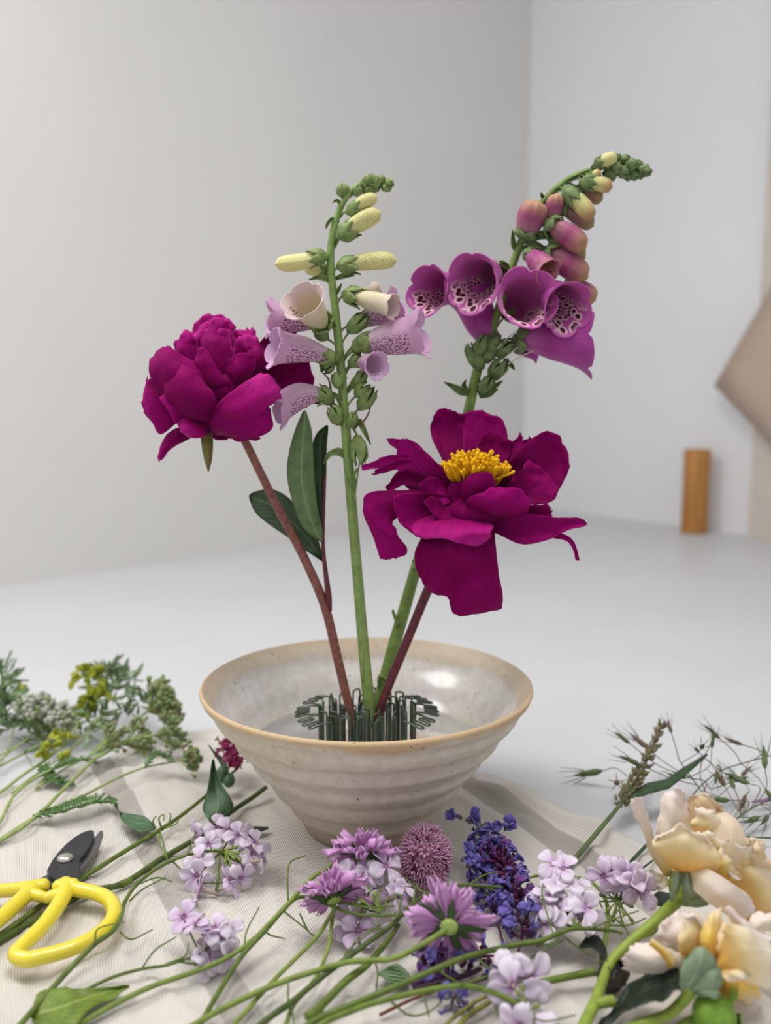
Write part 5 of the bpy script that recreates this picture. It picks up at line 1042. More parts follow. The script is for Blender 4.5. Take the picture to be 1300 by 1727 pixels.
A1([(-10, [(1176, 1440), (1196, 1440), (1216, 1440)]), (-8, [(1168, 1376), (1194, 1366), (1224, 1392)]), (-9, [(1172, 1352), (1190, 1344), (1218, 1372)]), (-7, [(1180, 1344), (1192, 1340), (1208, 1354), (1222, 1372)])], ROO, cup=-4, ruffle=2.6, rf=140)
A1([(-4, [(1178, 1440), (1196, 1445), (1216, 1440)]), (0, [(1164, 1398), (1194, 1404), (1226, 1412)]), (1, [(1168, 1380), (1196, 1382), (1226, 1402)]), (-1, [(1174, 1366), (1182, 1362), (1200, 1370), (1222, 1392)])], RO, cup=-5)
A1([(-4, [(1222, 1460), (1244, 1462), (1262, 1460)]), (-1, [(1214, 1420), (1244, 1424), (1270, 1440)]), (-4, [(1220, 1406), (1246, 1408), (1272, 1424)])], ROY, cup=-4, ruffle=1.6)
for i in range(7):
    cx = 1244+rnd.uniform(-6, 40); cy = 1412+rnd.uniform(-4, 26)+(cx-1244)*.25; w = rnd.uniform(9, 15); d = rnd.uniform(-6, 5)
    A1([(d-3, [(cx-w*.6, cy+34), (cx, cy+36), (cx+w*.6, cy+34)]), (d+1, [(cx-w, cy+10), (cx, cy+12), (cx+w, cy+12)]), (d, [(cx-w*.9, cy-4), (cx, cy-7), (cx+w*.9, cy-2)])], ROO, cup=rnd.uniform(-4, -1), ruffle=2.2, rf=150, nu=11, nv=11)
A1([(-3, [(1230, 1470), (1248, 1474), (1268, 1476)]), (3, [(1216, 1436), (1248, 1446), (1284, 1456)]), (4, [(1218, 1420), (1250, 1424), (1290, 1440)])], RO, cup=-4)
A1([(-4, [(1262, 1478), (1278, 1480), (1296, 1482)]), (2, [(1254, 1448), (1276, 1452), (1304, 1460)]), (1, [(1258, 1436), (1276, 1434), (1296, 1446)])], ROO, cup=-4)
A1([(-8, [(1206, 1440), (1222, 1440), (1240, 1440)]), (-5, [(1208, 1400), (1226, 1402), (1246, 1414)]), (-6, [(1214, 1384), (1230, 1384), (1244, 1402)])], RO, cup=-3)
A1([(-2, [(1208, 1490), (1220, 1492), (1234, 1490)]), (5, [(1190, 1440), (1218, 1450), (1250, 1468)]), (6, [(1178, 1412), (1206, 1416), (1236, 1444)]), (5, [(1176, 1402), (1196, 1402), (1214, 1414), (1226, 1436)])], RO, cup=-5)
A1([(4, [(1140, 1472), (1162, 1478), (1190, 1480)]), (13, [(1112, 1446), (1162, 1456), (1216, 1466)]), (15, [(1102, 1424), (1158, 1424), (1216, 1448)]), (12, [(1104, 1414), (1126, 1406), (1146, 1396), (1176, 1408), (1206, 1432)]), (14, [(1100, 1420), (1124, 1408), (1142, 1392), (1160, 1397), (1190, 1415), (1200, 1422)])], RO, cup=-8, nu=25, nv=21)
A1([(9, [(1100, 1418), (1122, 1408), (1140, 1394)]), (13, [(1101, 1421), (1124, 1413), (1143, 1400)]), (13, [(1105, 1424), (1124, 1417), (1138, 1408)])], ROP, cup=-1, ruffle=.5)
A1([(2, [(1192, 1484), (1206, 1486), (1222, 1488)]), (12, [(1194, 1460), (1212, 1468), (1232, 1480)]), (13, [(1208, 1440), (1220, 1454), (1240, 1478)]), (11, [(1216, 1428), (1226, 1446), (1251, 1482)])], ROY, cup=-4)
A1([(10, [(1214, 1428), (1222, 1448), (1240, 1474), (1251, 1482)]), (15, [(1218, 1432), (1218, 1450), (1232, 1476), (1246, 1484)]), (14, [(1220, 1440), (1220, 1456), (1230, 1474), (1240, 1485)])], ROP, cup=-1, ruffle=.6)
A1([(-6, [(1222, 1500), (1240, 1510), (1256, 1530)]), (2, [(1228, 1462), (1270, 1486), (1292, 1540)]), (0, [(1240, 1450), (1284, 1470), (1330, 1530)]), (-3, [(1250, 1450), (1296, 1462), (1350, 1500)])], RO, cup=-5, ruffle=1.5)
A1([(-2, [(1240, 1456), (1280, 1468), (1340, 1482)]), (2, [(1242, 1458), (1282, 1474), (1340, 1490)])], ROP, cup=-1, ruffle=.6)
A1([(-8, [(1226, 1520), (1250, 1550), (1280, 1560)]), (-6, [(1250, 1510), (1290, 1540), (1320, 1560)]), (-10, [(1270, 1490), (1310, 1510), (1350, 1540)])], ROY, cup=-3)
A1([(10, [(1158, 1478), (1160, 1466), (1168, 1456)]), (20, [(1170, 1502), (1184, 1484), (1196, 1466)]), (25, [(1200, 1526), (1216, 1508), (1230, 1488)]), (24, [(1226, 1544), (1246, 1526), (1260, 1508)]), (20, [(1248, 1550), (1266, 1544), (1274, 1530)])], ROP, cup=-3, nv=18, ruffle=1.2)
A1([(-2, [(1120, 1476), (1128, 1484), (1130, 1492)]), (2, [(1104, 1470), (1116, 1484), (1120, 1498)]), (2, [(1094, 1466), (1104, 1486), (1110, 1504)])], ROP, cup=2)
for rows in ([(14, [(1136, 1474), (1142, 1470), (1150, 1470)]), (17, [(1133, 1496), (1140, 1494), (1148, 1490)]), (16, [(1130, 1512), (1136, 1510), (1142, 1506)]), (14, [(1131, 1521), (1133, 1521), (1136, 1518)])], [(14, [(1152, 1474), (1158, 1470), (1164, 1474)]), (18, [(1150, 1494), (1160, 1494), (1170, 1494)]), (18, [(1153, 1510), (1164, 1510), (1178, 1508)]), (16, [(1156, 1520), (1162, 1519), (1170, 1516)])],
             [(12, [(1150, 1516), (1154, 1520), (1156, 1526)]), (16, [(1166, 1512), (1170, 1520), (1172, 1530)]), (15, [(1182, 1508), (1186, 1516), (1188, 1528)]), (12, [(1194, 1514), (1196, 1520), (1194, 1526)])]):
    petal(r1, rows, Y1, SEP, name='sepal', cup=-2, nu=9, nv=12)
gleaf(r1, [(20, [(1128, 1506), (1132, 1512), (1134, 1520)]), (18, [(1110, 1504), (1114, 1516), (1120, 1530)]), (14, [(1100, 1512), (1104, 1518), (1106, 1526)])], MAT_LFDD, 1)

r2 = thing('rose', 'pale yellow rose lying face away with grey green sepals, lower of the two roses', 'rose', gs((1070, 1740, 6)), 'cream roses at the lower right')
Y2 = gs((1190, 1650, 18))[1]
A2 = lambda rows, m=None, **k: rp(r2, Y2, rows, m, **k)
b = MB(); b.tube([gs((1040, 1745, 8)), gs((1080, 1728, 10)), gs((1124, 1712, 13)), gs((1148, 1692, 17)), P(1164, 1672, Y2-.012), P(1178, 1650, Y2-.008)], [.0024, .0025, .0025, .0026, .0029, .0036], 12, 44); b.build('stem', MAT_RST, r2)
b = MB(); b.ball(P(1212, 1612, Y2+.008), .016, 16, 10); b.build('heart', ROY, r2)
A2([(-4, [(1178, 1620), (1182, 1610), (1188, 1602)]), (-4, [(1136, 1604), (1150, 1578), (1176, 1560)]), (-8, [(1110, 1588), (1130, 1562), (1160, 1540)]), (-10, [(1096, 1583), (1120, 1552), (1148, 1534)])], ROP, cup=-3)
A2([(2, [(1150, 1612), (1170, 1610), (1188, 1604)]), (6, [(1144, 1596), (1164, 1580), (1186, 1574)]), (4, [(1150, 1570), (1166, 1556), (1184, 1550)]), (2, [(1156, 1548), (1166, 1541), (1178, 1542)])], RO, cup=-3)
A2([(3, [(1154, 1548), (1168, 1538), (1182, 1548), (1188, 1566)]), (7, [(1155, 1546), (1168, 1542), (1180, 1552), (1186, 1568)]), (8, [(1158, 1550), (1168, 1546), (1178, 1554), (1184, 1568)])], ROP, cup=0, ruffle=.6)
A2([(-2, [(1176, 1640), (1180, 1630), (1184, 1620)]), (2, [(1134, 1640), (1142, 1624), (1150, 1608)]), (2, [(1100, 1642), (1106, 1618), (1116, 1596)]), (-2, [(1062, 1640), (1070, 1612), (1090, 1590)]), (-4, [(1050, 1634), (1058, 1606), (1074, 1590)])], ROP, cup=-4, ruffle=1.4)
A2([(6, [(1128, 1634), (1112, 1608), (1094, 1592)]), (9, [(1136, 1628), (1118, 1604), (1098, 1588)]), (6, [(1142, 1616), (1124, 1598), (1098, 1583)])], ROY, cup=0, ruffle=.6)
A2([(6, [(1190, 1636), (1200, 1632), (1210, 1626)]), (10, [(1184, 1592), (1198, 1590), (1210, 1592)]), (6, [(1186, 1560), (1200, 1556), (1214, 1556)]), (0, [(1190, 1540), (1204, 1534), (1216, 1534)])], ROY, cup=-3)
A2([(8, [(1204, 1636), (1208, 1630), (1210, 1620)]), (18, [(1250, 1656), (1246, 1612), (1222, 1562)]), (20, [(1276, 1666), (1280, 1618), (1240, 1560)]), (16, [(1300, 1668), (1320, 1620), (1280, 1570)])], RO, cup=-5, nu=19, nv=19)
A2([(8, [(1220, 1532), (1238, 1562), (1266, 1590), (1310, 1596)]), (15, [(1224, 1530), (1246, 1556), (1276, 1582), (1320, 1592)]), (12, [(1230, 1528), (1254, 1548), (1284, 1574), (1330, 1586)])], ROP, cup=-1, ruffle=1.)
A2([(8, [(1206, 1640), (1210, 1634), (1214, 1630)]), (20, [(1222, 1648), (1234, 1640), (1246, 1636)]), (22, [(1240, 1656), (1254, 1652), (1268, 1642)])], RO, cup=-3)
A2([(-4, [(1206, 1646), (1216, 1642), (1230, 1640)]), (6, [(1214, 1670), (1238, 1664), (1266, 1656)]), (4, [(1222, 1684), (1250, 1682), (1280, 1670)]), (-4, [(1236, 1690), (1256, 1688), (1284, 1676)])], ROY, cup=-5)
A2([(-10, [(1230, 1600), (1250, 1590), (1270, 1580)]), (-8, [(1260, 1560), (1290, 1556), (1320, 1560)]), (-12, [(1270, 1540), (1300, 1540), (1330, 1545)])], ROP, cup=-3)
b = MB(); b.ball(P(1184, 1642, Y2-.009), .0094, 18, 12, axis=(.3, .2, .8), stretch=1.05); b.build('hip', plain('hip_green', (112, 132, 92), .25, 200), r2)
for rows in ([(22, [(1150, 1666), (1156, 1668), (1164, 1668)]), (27, [(1154, 1636), (1172, 1642), (1194, 1644)]), (26, [(1162, 1612), (1182, 1616), (1208, 1624)]), (22, [(1172, 1599), (1184, 1597), (1200, 1608)])], [(22, [(1158, 1666), (1166, 1670), (1176, 1670)]), (28, [(1178, 1644), (1194, 1656), (1206, 1668)]), (27, [(1196, 1632), (1208, 1644), (1214, 1660)]), (23, [(1206, 1626), (1214, 1634), (1218, 1648)])],
             [(20, [(1146, 1664), (1150, 1668), (1156, 1668)]), (22, [(1148, 1640), (1154, 1642), (1162, 1642)]), (19, [(1152, 1620), (1158, 1618), (1166, 1616)])], [(20, [(1170, 1668), (1180, 1674), (1190, 1674)]), (19, [(1190, 1670), (1200, 1680), (1204, 1686)]), (15, [(1206, 1666), (1212, 1672), (1214, 1680)])]):
    petal(r2, rows, Y2, SEP, name='sepal', cup=-3, nu=11, nv=12)
dl_ = thing('rose_leaf', 'very dark green toothed leaf lying before the lower rose', 'leaf', gs((1080, 1690, 10)))
gleaf(dl_, [(30, [(1139, 1612), (1146, 1640), (1150, 1671)]), (27, [(1128, 1630), (1130, 1656), (1126, 1680)]), (22, [(1112, 1638), (1108, 1664), (1104, 1690)]), (18, [(1092, 1641), (1084, 1672), (1080, 1700)]), (15, [(1076, 1647), (1066, 1680), (1060, 1708)]), (12, [(1060, 1658), (1048, 1690), (1040, 1718)]), (9, [(1034, 1698), (1026, 1714), (1018, 1730)]), (7, [(1006, 1730), (1004, 1738), (1000, 1742)])], MAT_LFDD, 2., nv=26, ruffle=3.)
rb_ = thing('rosebud', 'small bright green bud at the bottom right below the pale yellow rose', 'bud', gs((1205, 1712, 6)))
BG = plain('bud_green', (126, 164, 60), .2, 200, .5, .3)
c = GS(1204, 1712, .011); b = MB(); b.ball(c, .0098, 18, 12, axis=(.3, .1, 1), stretch=1.0); b.build('bud_body', BG, rb_)
b = MB(); sepals(b, c-V((0, 0, .010)), (.25, .1, 1), .0098, .012, 5, .3, .98); b.build('sepal_whorl', BG, rb_)
gstem(rb_, [(1140, 1732, 6), (1170, 1716, 8), (1190, 1716, 10)], [2.0, 2.2, 3.0], MAT_RST)
for k in range(4):
    b = MB(); b.tube([c+V((.006, 0, .004)), c+V((.0075+.0008*k, 0, .009)), c+V((.007+.0012*k, .001, .015))], [.0006, .0004, .0002], 5); b.build('bristle', BG, rb_)

# ------------------------------------------------------------------ yarrow and wild greens at the left
YG1 = plain('yarrow_stem', (144, 160, 100), .22, 160, .6, .25); YG2 = plain('yarrow_bud', (134, 154, 100), .35, 260, .65, .25, .1); YGB = plain('yarrow_bud_pinkish', (140, 136, 102), .3, 260, .65, .2); YF_ = plain('feather_leaf_green', (84, 116, 62), .3, 160, .6, .25); EU = plain('euphorbia_yellow_green', (160, 168, 52), .25, 160, .55, .25, .15); TL = plain('glaucous_leaf', (122, 146, 104), .25, 160, .6, .25, .1); WH = plain('grey_white_umbel', (196, 198, 184), .15, 200, .7, .2, .2)
m = MB(); m.ball((0, 0, .0012), .0016, 7, 5, stretch=1.25); m.tube([(0, 0, -.004), (0, 0, .0005)], [.0004, .0006], 5, 3)
for k in range(4):
    m.ball((.0012*math.cos(k*1.57), .0012*math.sin(k*1.57), .0022), .0006, 5, 3)
YB = [m.mesh('yarrow_bud', q) for q in (YG2, YGB, WH, EU)]
def umbel(root, hub, ax, R, n, spread, col=(0, 0, 0, 1), sc=1.0, stemm=None):
    hub = V(hub); ax = unit(ax); a0 = unit(np.cross(ax, (0.1, 0.2, 1))); b0 = np.cross(ax, a0)
    for k in range(n):
        q = math.sqrt((k+.5)/n); a = k*2.39996; d = unit(ax*(1.25-spread*.45*q)+spread*q*(math.cos(a)*a0+math.sin(a)*b0))
        tip = hub+d*R*rnd.uniform(.85, 1.1)
        if tip[2] < .004: tip[2] = .004+rnd.uniform(0, .004)
        b = MB(); b.tube([hub, hub+d*R*.45+ax*R*.06, tip], [.0008, .0006, .0005], 5, 7); b.build('ray', stemm or YG1, root)
        for j in range(5):
            o = V([rnd.gauss(0, .0019) for _ in range(3)]); inst('bud', YB[rnd.choice(col)], root, frame(tip+o, d+V([rnd.gauss(0, .35) for _ in range(3)]), 0, sc*rnd.uniform(.8, 1.2)))
def feather(root, pts, w, m, n=26, name='feathery_leaf'):
    q = cr([gs(p) for p in pts], n*2); T = np.gradient(q, axis=0); b = MB(); b.tube(q[::4], [.0007, .0005, .0003], 5)
    for i in range(2, n*2, 2):
        t = i/(n*2); L = w*1.25/1000*math.sin(math.pi*(.12+.85*t))**.7
        tn = unit(T[min(i, len(T)-1)]); sd = unit(np.cross(tn, (0, 0, 1)))
        for s_ in (-1, 1):
            d = unit(sd*s_+tn*.55+V((0, 0, rnd.uniform(-.1, .5)))); p = q[i]
            b.tube([p, p+d*L*.6, p+d*L+V((0, 0, .0006))], [.0006, .0008, .0003], 4, 5)
            for f in (.4, .7):
                for g_ in (-1, 1):
                    e = p+d*L*f; b.tube([e, e+unit(d+g_*unit(np.cross(d, (0, 0, 1))))*L*.32], [.0005, .0002], 3, 2)
    return b.build(name, m, root)
def upright(label, name, cat, pts, r, m=None, group=None):
    t = thing(name, label, cat, gs(pts[0]), group); gstem(t, pts, r, m or YG1); return t
GY = 'green stems in the left bunch'
y = upright('stout yarrow stem with the large green budded head, left of the bowl', 'yarrow_stem', 'flower', [(-40, 1440, 3), (0, 1418, 4), (60, 1378, 6), (120, 1318, 9), (170, 1270, 14), (215, 1228, 20), (248, 1200, 26)], [2.2, 2.2, 2.1, 2., 1.8, 1.6, 1.4])
umbel(y, gs((248, 1200, 26)), (.62, .1, .30), .024, 38, 1.05, sc=1.25)
b = MB(); b.tube([gs((160, 1280, 13)), gs((215, 1250, 15)), gs((262, 1240, 18))], [.0013, .0012, .001], 7); b.build('side_branch', YG1, y)
umbel(y, gs((262, 1240, 16)), (.7, -.1, .12), .020, 14, .9)
y = upright('arching yarrow stem with a small tight green head nearest the bowl rim', 'yarrow_stem', 'flower', [(56, 1376, 4), (90, 1362, 5), (140, 1342, 7), (190, 1316, 9), (238, 1296, 10), (280, 1287, 12), (308, 1282, 14)], [1.7, 1.6, 1.5, 1.4, 1.2, 1.1, 1.0])
umbel(y, gs((306, 1283, 14)), (.9, .0, .25), .011, 14, .9, sc=1.0)
feather(y, [(244, 1294, 11), (258, 1276, 16), (275, 1274, 17), (292, 1285, 13)], 4.5, YF_, 16)
y = upright('yarrow stem carrying the long dark feathery leaf over the cloth left of the scissors', 'yarrow_stem', 'leaf', [(-30, 1440, 2), (0, 1416, 3), (30, 1396, 3.5), (56, 1380, 4)], 1.8)
feather(y, [(56, 1376, 6), (90, 1370, 9), (130, 1360, 10), (165, 1350, 10), (196, 1353, 8)], 7.5, YF_, 30)
y = upright('thin curved yarrow stem with crossing feathery leaflets, third from the left edge', 'yarrow_stem', 'flower', [(-30, 1430, 3), (0, 1385, 4), (28, 1336, 7), (75, 1304, 10), (120, 1286, 12), (150, 1276, 14), (176, 1258, 18)], [1.8, 1.7, 1.6, 1.5, 1.3, 1.1])
feather(y, [(80, 1302, 10), (110, 1286, 14), (140, 1282, 12), (166, 1288, 8)], 4.5, YF_, 18); feather(y, [(76, 1306, 9), (90, 1315, 7), (104, 1318, 5), (122, 1326, 4)], 6, YF_, 16); feather(y, [(70, 1290, 12), (76, 1300, 10), (90, 1318, 5)], 5, YF_, 12)
gleaf(y, [(16, [(140, 1262), (143, 1264), (146, 1264)]), (20, [(143, 1250), (146, 1250), (149, 1250)]), (22, [(146, 1236), (147, 1235), (148, 1237)])], TL, 0); gleaf(y, [(15, [(150, 1272), (155, 1276), (160, 1274)]), (16, [(165, 1256), (170, 1258), (176, 1258)]), (18, [(176, 1244), (180, 1246), (182, 1248)])], YG2, 0)
umbel(y, gs((176, 1258, 18)), (.6, .4, .5), .014, 10, 1.1)
y = upright('yellow green spurge stem with blurred lime bracts behind the left bunch', 'spurge_stem', 'flower', [(-30, 1350, 3), (0, 1336, 4), (40, 1306, 6), (78, 1280, 9), (116, 1246, 14), (134, 1216, 18), (145, 1180, 24), (152, 1160, 28)], [1.9, 1.9, 1.8, 1.7, 1.6, 1.5, 1.4])
LB = []
m = MB(); m.sheet([[V((u*w, l, .0012*u*u+z)) for u in (-1, -.5, 0, .5, 1)] for l, w, z in ((0, .0008, 0), (.002, .003, .0004), (.005, .0042, .001), (.008, .003, .001), (.0095, .0006, .0006))], .0003); EB = m.mesh('spurge_bract', EU); m2 = MB(); m2.sheet([[V((u*w*.6, l*1.6, .0012*u*u+z)) for u in (-1, 0, 1)] for l, w, z in ((0, .0008, 0), (.004, .0038, .0014), (.008, .002, .003), (.0095, .0003, .004))], .0003); TB = m2.mesh('narrow_leaf', TL)
def tuft(root, c, R, n, me, sc, up=.3, name='bract'):
    for k in range(n):
        d = unit(V([rnd.gauss(0, 1), rnd.gauss(0, 1), abs(rnd.gauss(0, 1))*.8+up])); p = V(c)+d*V((R, R, R))*rnd.random()**.5
        p[2] = max(p[2], .004)
        M = frame(p, d+V([rnd.gauss(0, .4) for _ in range(3)]), rnd.uniform(0, 6), sc*rnd.uniform(.7, 1.25)); inst(name, me, root, M @ Matrix.Rotation(rnd.uniform(.2, 1.1), 4, 'X'))
tuft(y, gs((158, 1190, 24)), .012, 26, EB, .9); tuft(y, gs((150, 1150, 40)), .012, 22, EB, .9); tuft(y, gs((140, 1205, 18)), .008, 12, EB, .8)
for p in ((128, 1248), (76, 1270), (86, 1262), (100, 1242), (108, 1246)):
    tuft(y, gs((p[0], p[1], 17)), .0035, 7, EB, .62)
y = upright('grey green leafy sprig, blurred behind the spurge toward the bowl', 'leafy_sprig', 'foliage', [(60, 1330, 3), (110, 1275, 6), (150, 1232, 10), (176, 1200, 16), (190, 1160, 26), (200, 1125, 34)], 1.2)
tuft(y, gs((192, 1165, 26)), .020, 46, TB, 1.0, name='leaf'); tuft(y, gs((175, 1140, 36)), .012, 22, TB, .9, name='leaf'); tuft(y, gs((215, 1205, 20)), .012, 20, TB, .9, name='leaf'); tuft(y, gs((170, 1225, 8)), .014, 24, EB, .5, name='leaf')
tuft(y, gs((160, 1215, 12)), .016, 26, TB, .9, name='leaf'); tuft(y, gs((235, 1185, 22)), .014, 22, TB, .8, name='leaf'); tuft(y, gs((140, 1240, 8)), .012, 18, TB, .7, name='leaf')
y = upright('drooping pale green umbel, blurred behind the large yarrow head', 'yarrow_stem', 'flower', [(60, 1330, 3), (120, 1290, 6), (180, 1262, 10), (215, 1250, 12)], 1.3)
umbel(y, gs((210, 1255, 10)), (.6, .3, .1), .020, 16, 1.1)
y = upright('blue green leafy stem at the far left edge, blurred', 'leafy_sprig', 'foliage', [(-60, 1340, 3), (-30, 1290, 6), (-8, 1240, 12), (4, 1190, 24), (10, 1130, 40)], 1.4)
tuft(y, gs((-4, 1200, 22)), .018, 40, TB, 1.1, name='leaf'); tuft(y, gs((6, 1150, 36)), .012, 24, TB, .9, name='leaf'); tuft(y, gs((10, 1230, 12)), .018, 34, TB, .9, name='leaf'); tuft(y, gs((40, 1228, 8)), .014, 24, TB, .7, name='leaf')
y = upright('thin stem with a single round yellow green bud near the left edge, blurred', 'budded_stem', 'flower', [(-40, 1330, 3), (0, 1290, 6), (20, 1240, 14), (30, 1200, 22), (35, 1168, 30)], .8)
b = MB(); b.ball(gs((35, 1162, 31)), .0055, 12, 8, stretch=.8); b.build('bud', EU, y); sp_ = MB(); sepals(sp_, gs((35, 1172, 28)), (0, 0, 1), .0058, .008, 5, 0, .9); sp_.build('calyx', YG2, y)
y = upright('greyish white umbel of tiny flowers at the left, blurred', 'umbel_stem', 'flower', [(-60, 1330, 3), (-10, 1290, 6), (30, 1258, 10), (60, 1236, 14)], 1.2)
umbel(y, gs((62, 1240, 8)), (.3, .3, .8), .030, 44, 1.2, (2, 2, 2, 0), sc=1.3); 
b = MB(); b.ball(gs((68, 1216, 16)), .006, 10, 7); b.build('dark_centre', plain('dark_centre_brown', (84, 66, 60), .3, 200), y)
for k, (pts, lab) in enumerate((([(-30, 1310, 3), (0, 1292, 4), (40, 1270, 6), (75, 1252, 8), (110, 1236, 10)], 'fennel like thin stem lowest of the two at the left edge'), ([(-30, 1290, 3), (0, 1274, 4), (40, 1252, 7), (80, 1238, 9)], 'fennel like thin stem upper of the two at the left edge'))):
    y = upright(lab+' above the white table', 'fennel_stem', 'foliage', pts, 1.3)
    for i in range(14):
        a = gs(pts[2+(i % 2)]); d = V((rnd.uniform(-.2, 1), rnd.uniform(-.6, .6), rnd.uniform(-.3, .5))); b = MB(); b.tube([a, a+d*.012, a+d*.024+V((0, 0, -.003))], [.0005, .0004, .0002], 4); b.build('thread_leaf', YF_, y)
    tuft(y, gs((pts[-1][0]-20, pts[-1][1]+4, 9)), .012, 16, TB, .6, name='leaf')
y = upright('pale stem with small yellow green pods below the spurge', 'spurge_stem', 'flower', [(20, 1338, 3), (44, 1318, 5), (72, 1298, 8), (84, 1284, 10)], 1.3)
for p in ((78, 1274, 14), (112, 1272, 14), (104, 1276, 12)):
    b = MB(); b.ball(gs(p), .0036, 9, 7); b.build('pod', EU, y)
    b = MB(); b.tube([gs((76, 1296, 8)), gs(p)], .0006, 5); b.build('pedicel', YG1, y)

# ------------------------------------------------------------------ grasses at the right
GR = plain('grass_green', (86, 104, 62), .25, 160, .55, .3); GH = plain('grass_spikelet', (112, 110, 72), .35, 260, .65, .2); GHP = plain('grass_spikelet_purplish', (108, 92, 76), .35, 260, .65, .2); GD = plain('grass_dark_blade', (54, 76, 48), .3, 160, .5, .3)
m = MB(); m.tube([(0, 0, 0), (0, 0, .0014), (0, 0, .0034), (0, 0, .0056)], [.0003, .0009, .0008, .0001], 6, 7); GS_M = [m.mesh('spikelet', q) for q in (GH, GHP)]
g1 = thing('grass_stem', 'thick green grass stem with a dense upright seed head behind the cream rose', 'grass', gs((955, 1466, 4)))
gstem(g1, [(940, 1486, 5), (955, 1466, 5), (990, 1424, 7), (1020, 1388, 10), (1050, 1352, 14)], [2.4, 2.4, 2.4, 2.2, 2.0], GR)
gh = [gs((1046, 1356, 14)), gs((1064, 1330, 18)), gs((1082, 1298, 24)), gs((1100, 1262, 31)), gs((1116, 1222, 40))]
b = MB(); b.tube(gh, [.0016, .0012, .0008], 6); b.build('rachis', GR, g1); q = cr(gh, 120); T = np.gradient(q, axis=0)
for k in range(210):
    f = rnd.random(); i = int(f*119); tn = unit(T[i]); r = .0054*(1-.55*f)*(.6+.4*math.sin(f*26)**2); a = rnd.uniform(0, 6.28); s_ = unit(np.cross(tn, (0, 1, 0))); w = np.cross(tn, s_); d = math.cos(a)*s_+math.sin(a)*w
    inst('spikelet', GS_M[rnd.random() < .35], g1, frame(q[i]+d*r*rnd.uniform(.3, 1), tn+d*rnd.uniform(.3, .8), 0, rnd.uniform(.8, 1.2)))
b = MB(); b.sheet([[gs((p[0], p[1]-p[3], p[2])), gs((p[0]+2, p[1], p[2]+1)), gs((p[0]+4, p[1]+p[3], p[2]))] for p in ((1046, 1352, 14, 3), (1066, 1342, 16, 7), (1090, 1330, 18, 9), (1124, 1322, 20, 8), (1148, 1304, 23, 7), (1170, 1288, 26, 4), (1190, 1272, 30, .6))], .0004); b.build('grass_blade', GD, g1)
for lab, pts, mm, r in (('dark green stem lying on the cloth edge behind the rose, nearer of two', [(1040, 1486, 5), (1060, 1458, 5), (1092, 1424, 6), (1120, 1400, 6)], GD, 1.7), ('thin dark stem behind the rose, lower of two on the cloth edge', [(1062, 1488, 4), (1082, 1466, 4), (1100, 1452, 4), (1130, 1430, 5)], GD, .9), ('thin green stem crossing the white table at the far right edge beyond the rose', [(1230, 1408, 3), (1270, 1412, 3), (1330, 1414, 3)], GR, .9)):
    t_ = thing('grass_stem', lab, 'stem', gs(pts[0])); gstem(t_, pts, r, mm)
m = MB(); m.tube([(0, 0, 0), (0, 0, .003), (0, 0, .008), (0, 0, .0135)], [.0004, .0016, .0013, .0002], 6, 9)
for k in range(5):
    a = k*1.2566; d = V((math.cos(a)*.25, math.sin(a)*.25, 1)); m.tube([d*.007+V((0, 0, .001)), d*.0125, d*.019], [.0003, .0002, .00008], 3, 3)
BS = [m.mesh('brome_spikelet', q) for q in (GR, GHP)]
def brome(label, main, r, heads, twig=.35):
    t = thing('grass_stem', label, 'grass', gs(main[0]), 'loose brome grass behind the rose'); gstem(t, main, r, GR)
    for h in heads:
        a, mid, e, sc = h
        A_, M_, E_ = gs(a), gs(mid), gs(e); b = MB(); b.tube([A_, M_, E_], twig/1000, 4, 9); b.build('branchlet', GHP, t)
        inst('spikelet', BS[rnd.random() < .5], t, frame(E_, E_-M_, rnd.uniform(0, 6), sc))
brome('long brome grass stem slanting up to the right edge with hanging spikelets', [(1160, 1350, 5), (1185, 1322, 10), (1215, 1300, 18), (1250, 1288, 24), (1300, 1274, 28), (1340, 1262, 30)], .7,
      [((1250, 1288, 24), (1238, 1268, 32), (1214, 1246, 40), 1.1), ((1270, 1282, 26), (1285, 1268, 32), (1252, 1256, 36), 1.0), ((1215, 1300, 18), (1190, 1280, 28), (1178, 1268, 36), .8), ((1215, 1300, 18), (1210, 1290, 24), (1208, 1306, 22), .9), ((1190, 1318, 12), (1200, 1330, 12), (1236, 1318, 16), 1.0), ((1250, 1288, 24), (1276, 1310, 18), (1290, 1330, 12), 1.1), ((1230, 1294, 20), (1262, 1330, 12), (1258, 1340, 10), 1.1)])
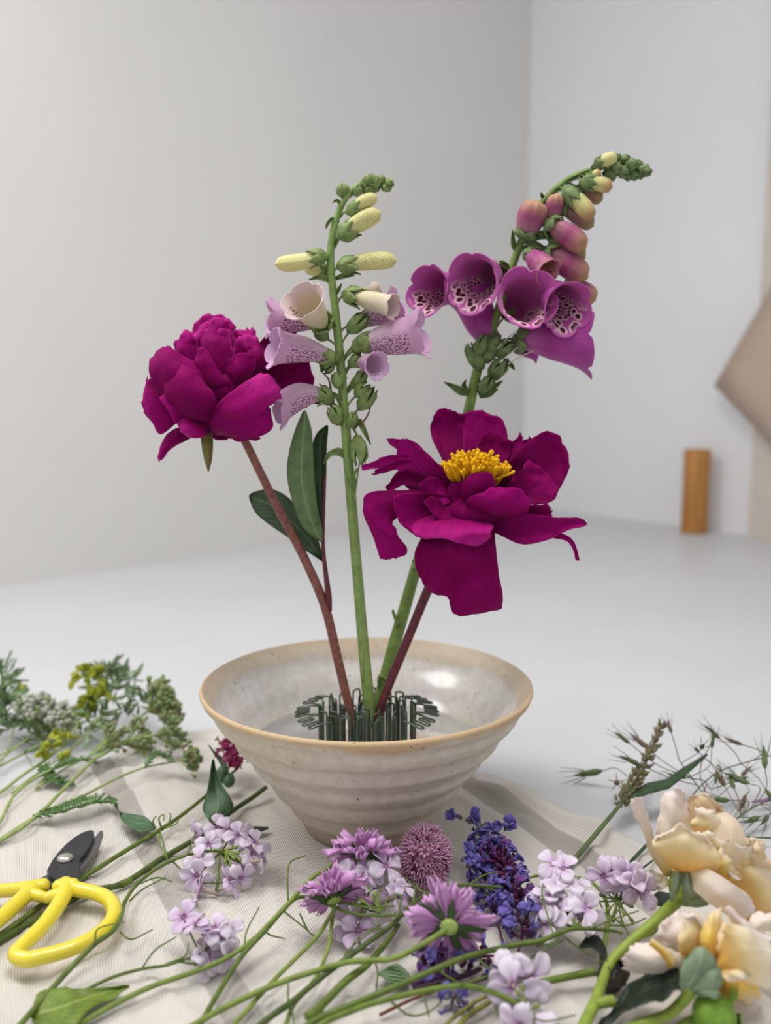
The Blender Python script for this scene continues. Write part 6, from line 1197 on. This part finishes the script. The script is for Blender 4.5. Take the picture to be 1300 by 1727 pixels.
brome('brome grass tangle with arching hair-thin branches above the rose', [(1230, 1390, 4), (1195, 1350, 9), (1165, 1310, 18), (1145, 1282, 26)], .6,
      [((1145, 1282, 26), (1140, 1262, 34), (1132, 1236, 42), 1.0), ((1150, 1286, 26), (1176, 1270, 32), (1182, 1262, 40), 1.1), ((1170, 1316, 16), (1118, 1284, 26), (1092, 1262, 32), 1.3), ((1165, 1310, 18), (1112, 1292, 24), (1062, 1254, 36), 1.0), ((1175, 1324, 14), (1130, 1312, 22), (1080, 1290, 28), 1.2), ((1185, 1338, 12), (1190, 1318, 16), (1158, 1312, 18), 1.0), ((1200, 1356, 8), (1226, 1330, 14), (1250, 1308, 18), 1.0), ((1165, 1310, 18), (1196, 1292, 24), (1200, 1262, 36), .9), ((1195, 1350, 9), (1180, 1300, 22), (1200, 1250, 36), .7)])
brome('brome grass with dark bristly spikelets right of the rose', [(1225, 1400, 3), (1250, 1375, 6), (1290, 1352, 9), (1340, 1335, 12)], .7,
      [((1250, 1375, 6), (1236, 1352, 12), (1222, 1326, 16), 1.3), ((1250, 1375, 6), (1246, 1350, 10), (1238, 1330, 14), 1.2), ((1255, 1372, 6), (1262, 1352, 8), (1230, 1350, 10), 1.2), ((1265, 1366, 7), (1282, 1330, 14), (1264, 1322, 16), 1.4), ((1270, 1362, 7), (1292, 1330, 16), (1290, 1296, 26), 1.4), ((1235, 1390, 4), (1260, 1384, 6), (1240, 1388, 6), 1.2), ((1280, 1356, 8), (1300, 1370, 6), (1280, 1378, 5), 1.3), ((1280, 1356, 8), (1310, 1360, 6), (1296, 1376, 4), 1.1)])
brome('two pale brome spikelets lying blurred on the white table right of the bowl', [(1100, 1340, 4), (1066, 1326, 5), (1046, 1318, 6)], .4,
      [((1066, 1326, 5), (1040, 1320, 6), (1040, 1320, 7), 1.5), ((1072, 1322, 6), (1040, 1296, 12), (1016, 1300, 10), 1.7)])
fl_ = thing('fallen_floret', 'single mauve floret lying on the white table at the far right edge', 'flower', gs((1285, 1345, 2)))
b = MB(); b.tube([gs((1268, 1352, 3)), gs((1290, 1350, 4)), gs((1306, 1346, 4))], [.0006, .0014, .0020], 8); b.build('floret_body', plain('mauve', (158, 110, 150), .2, 200), fl_)
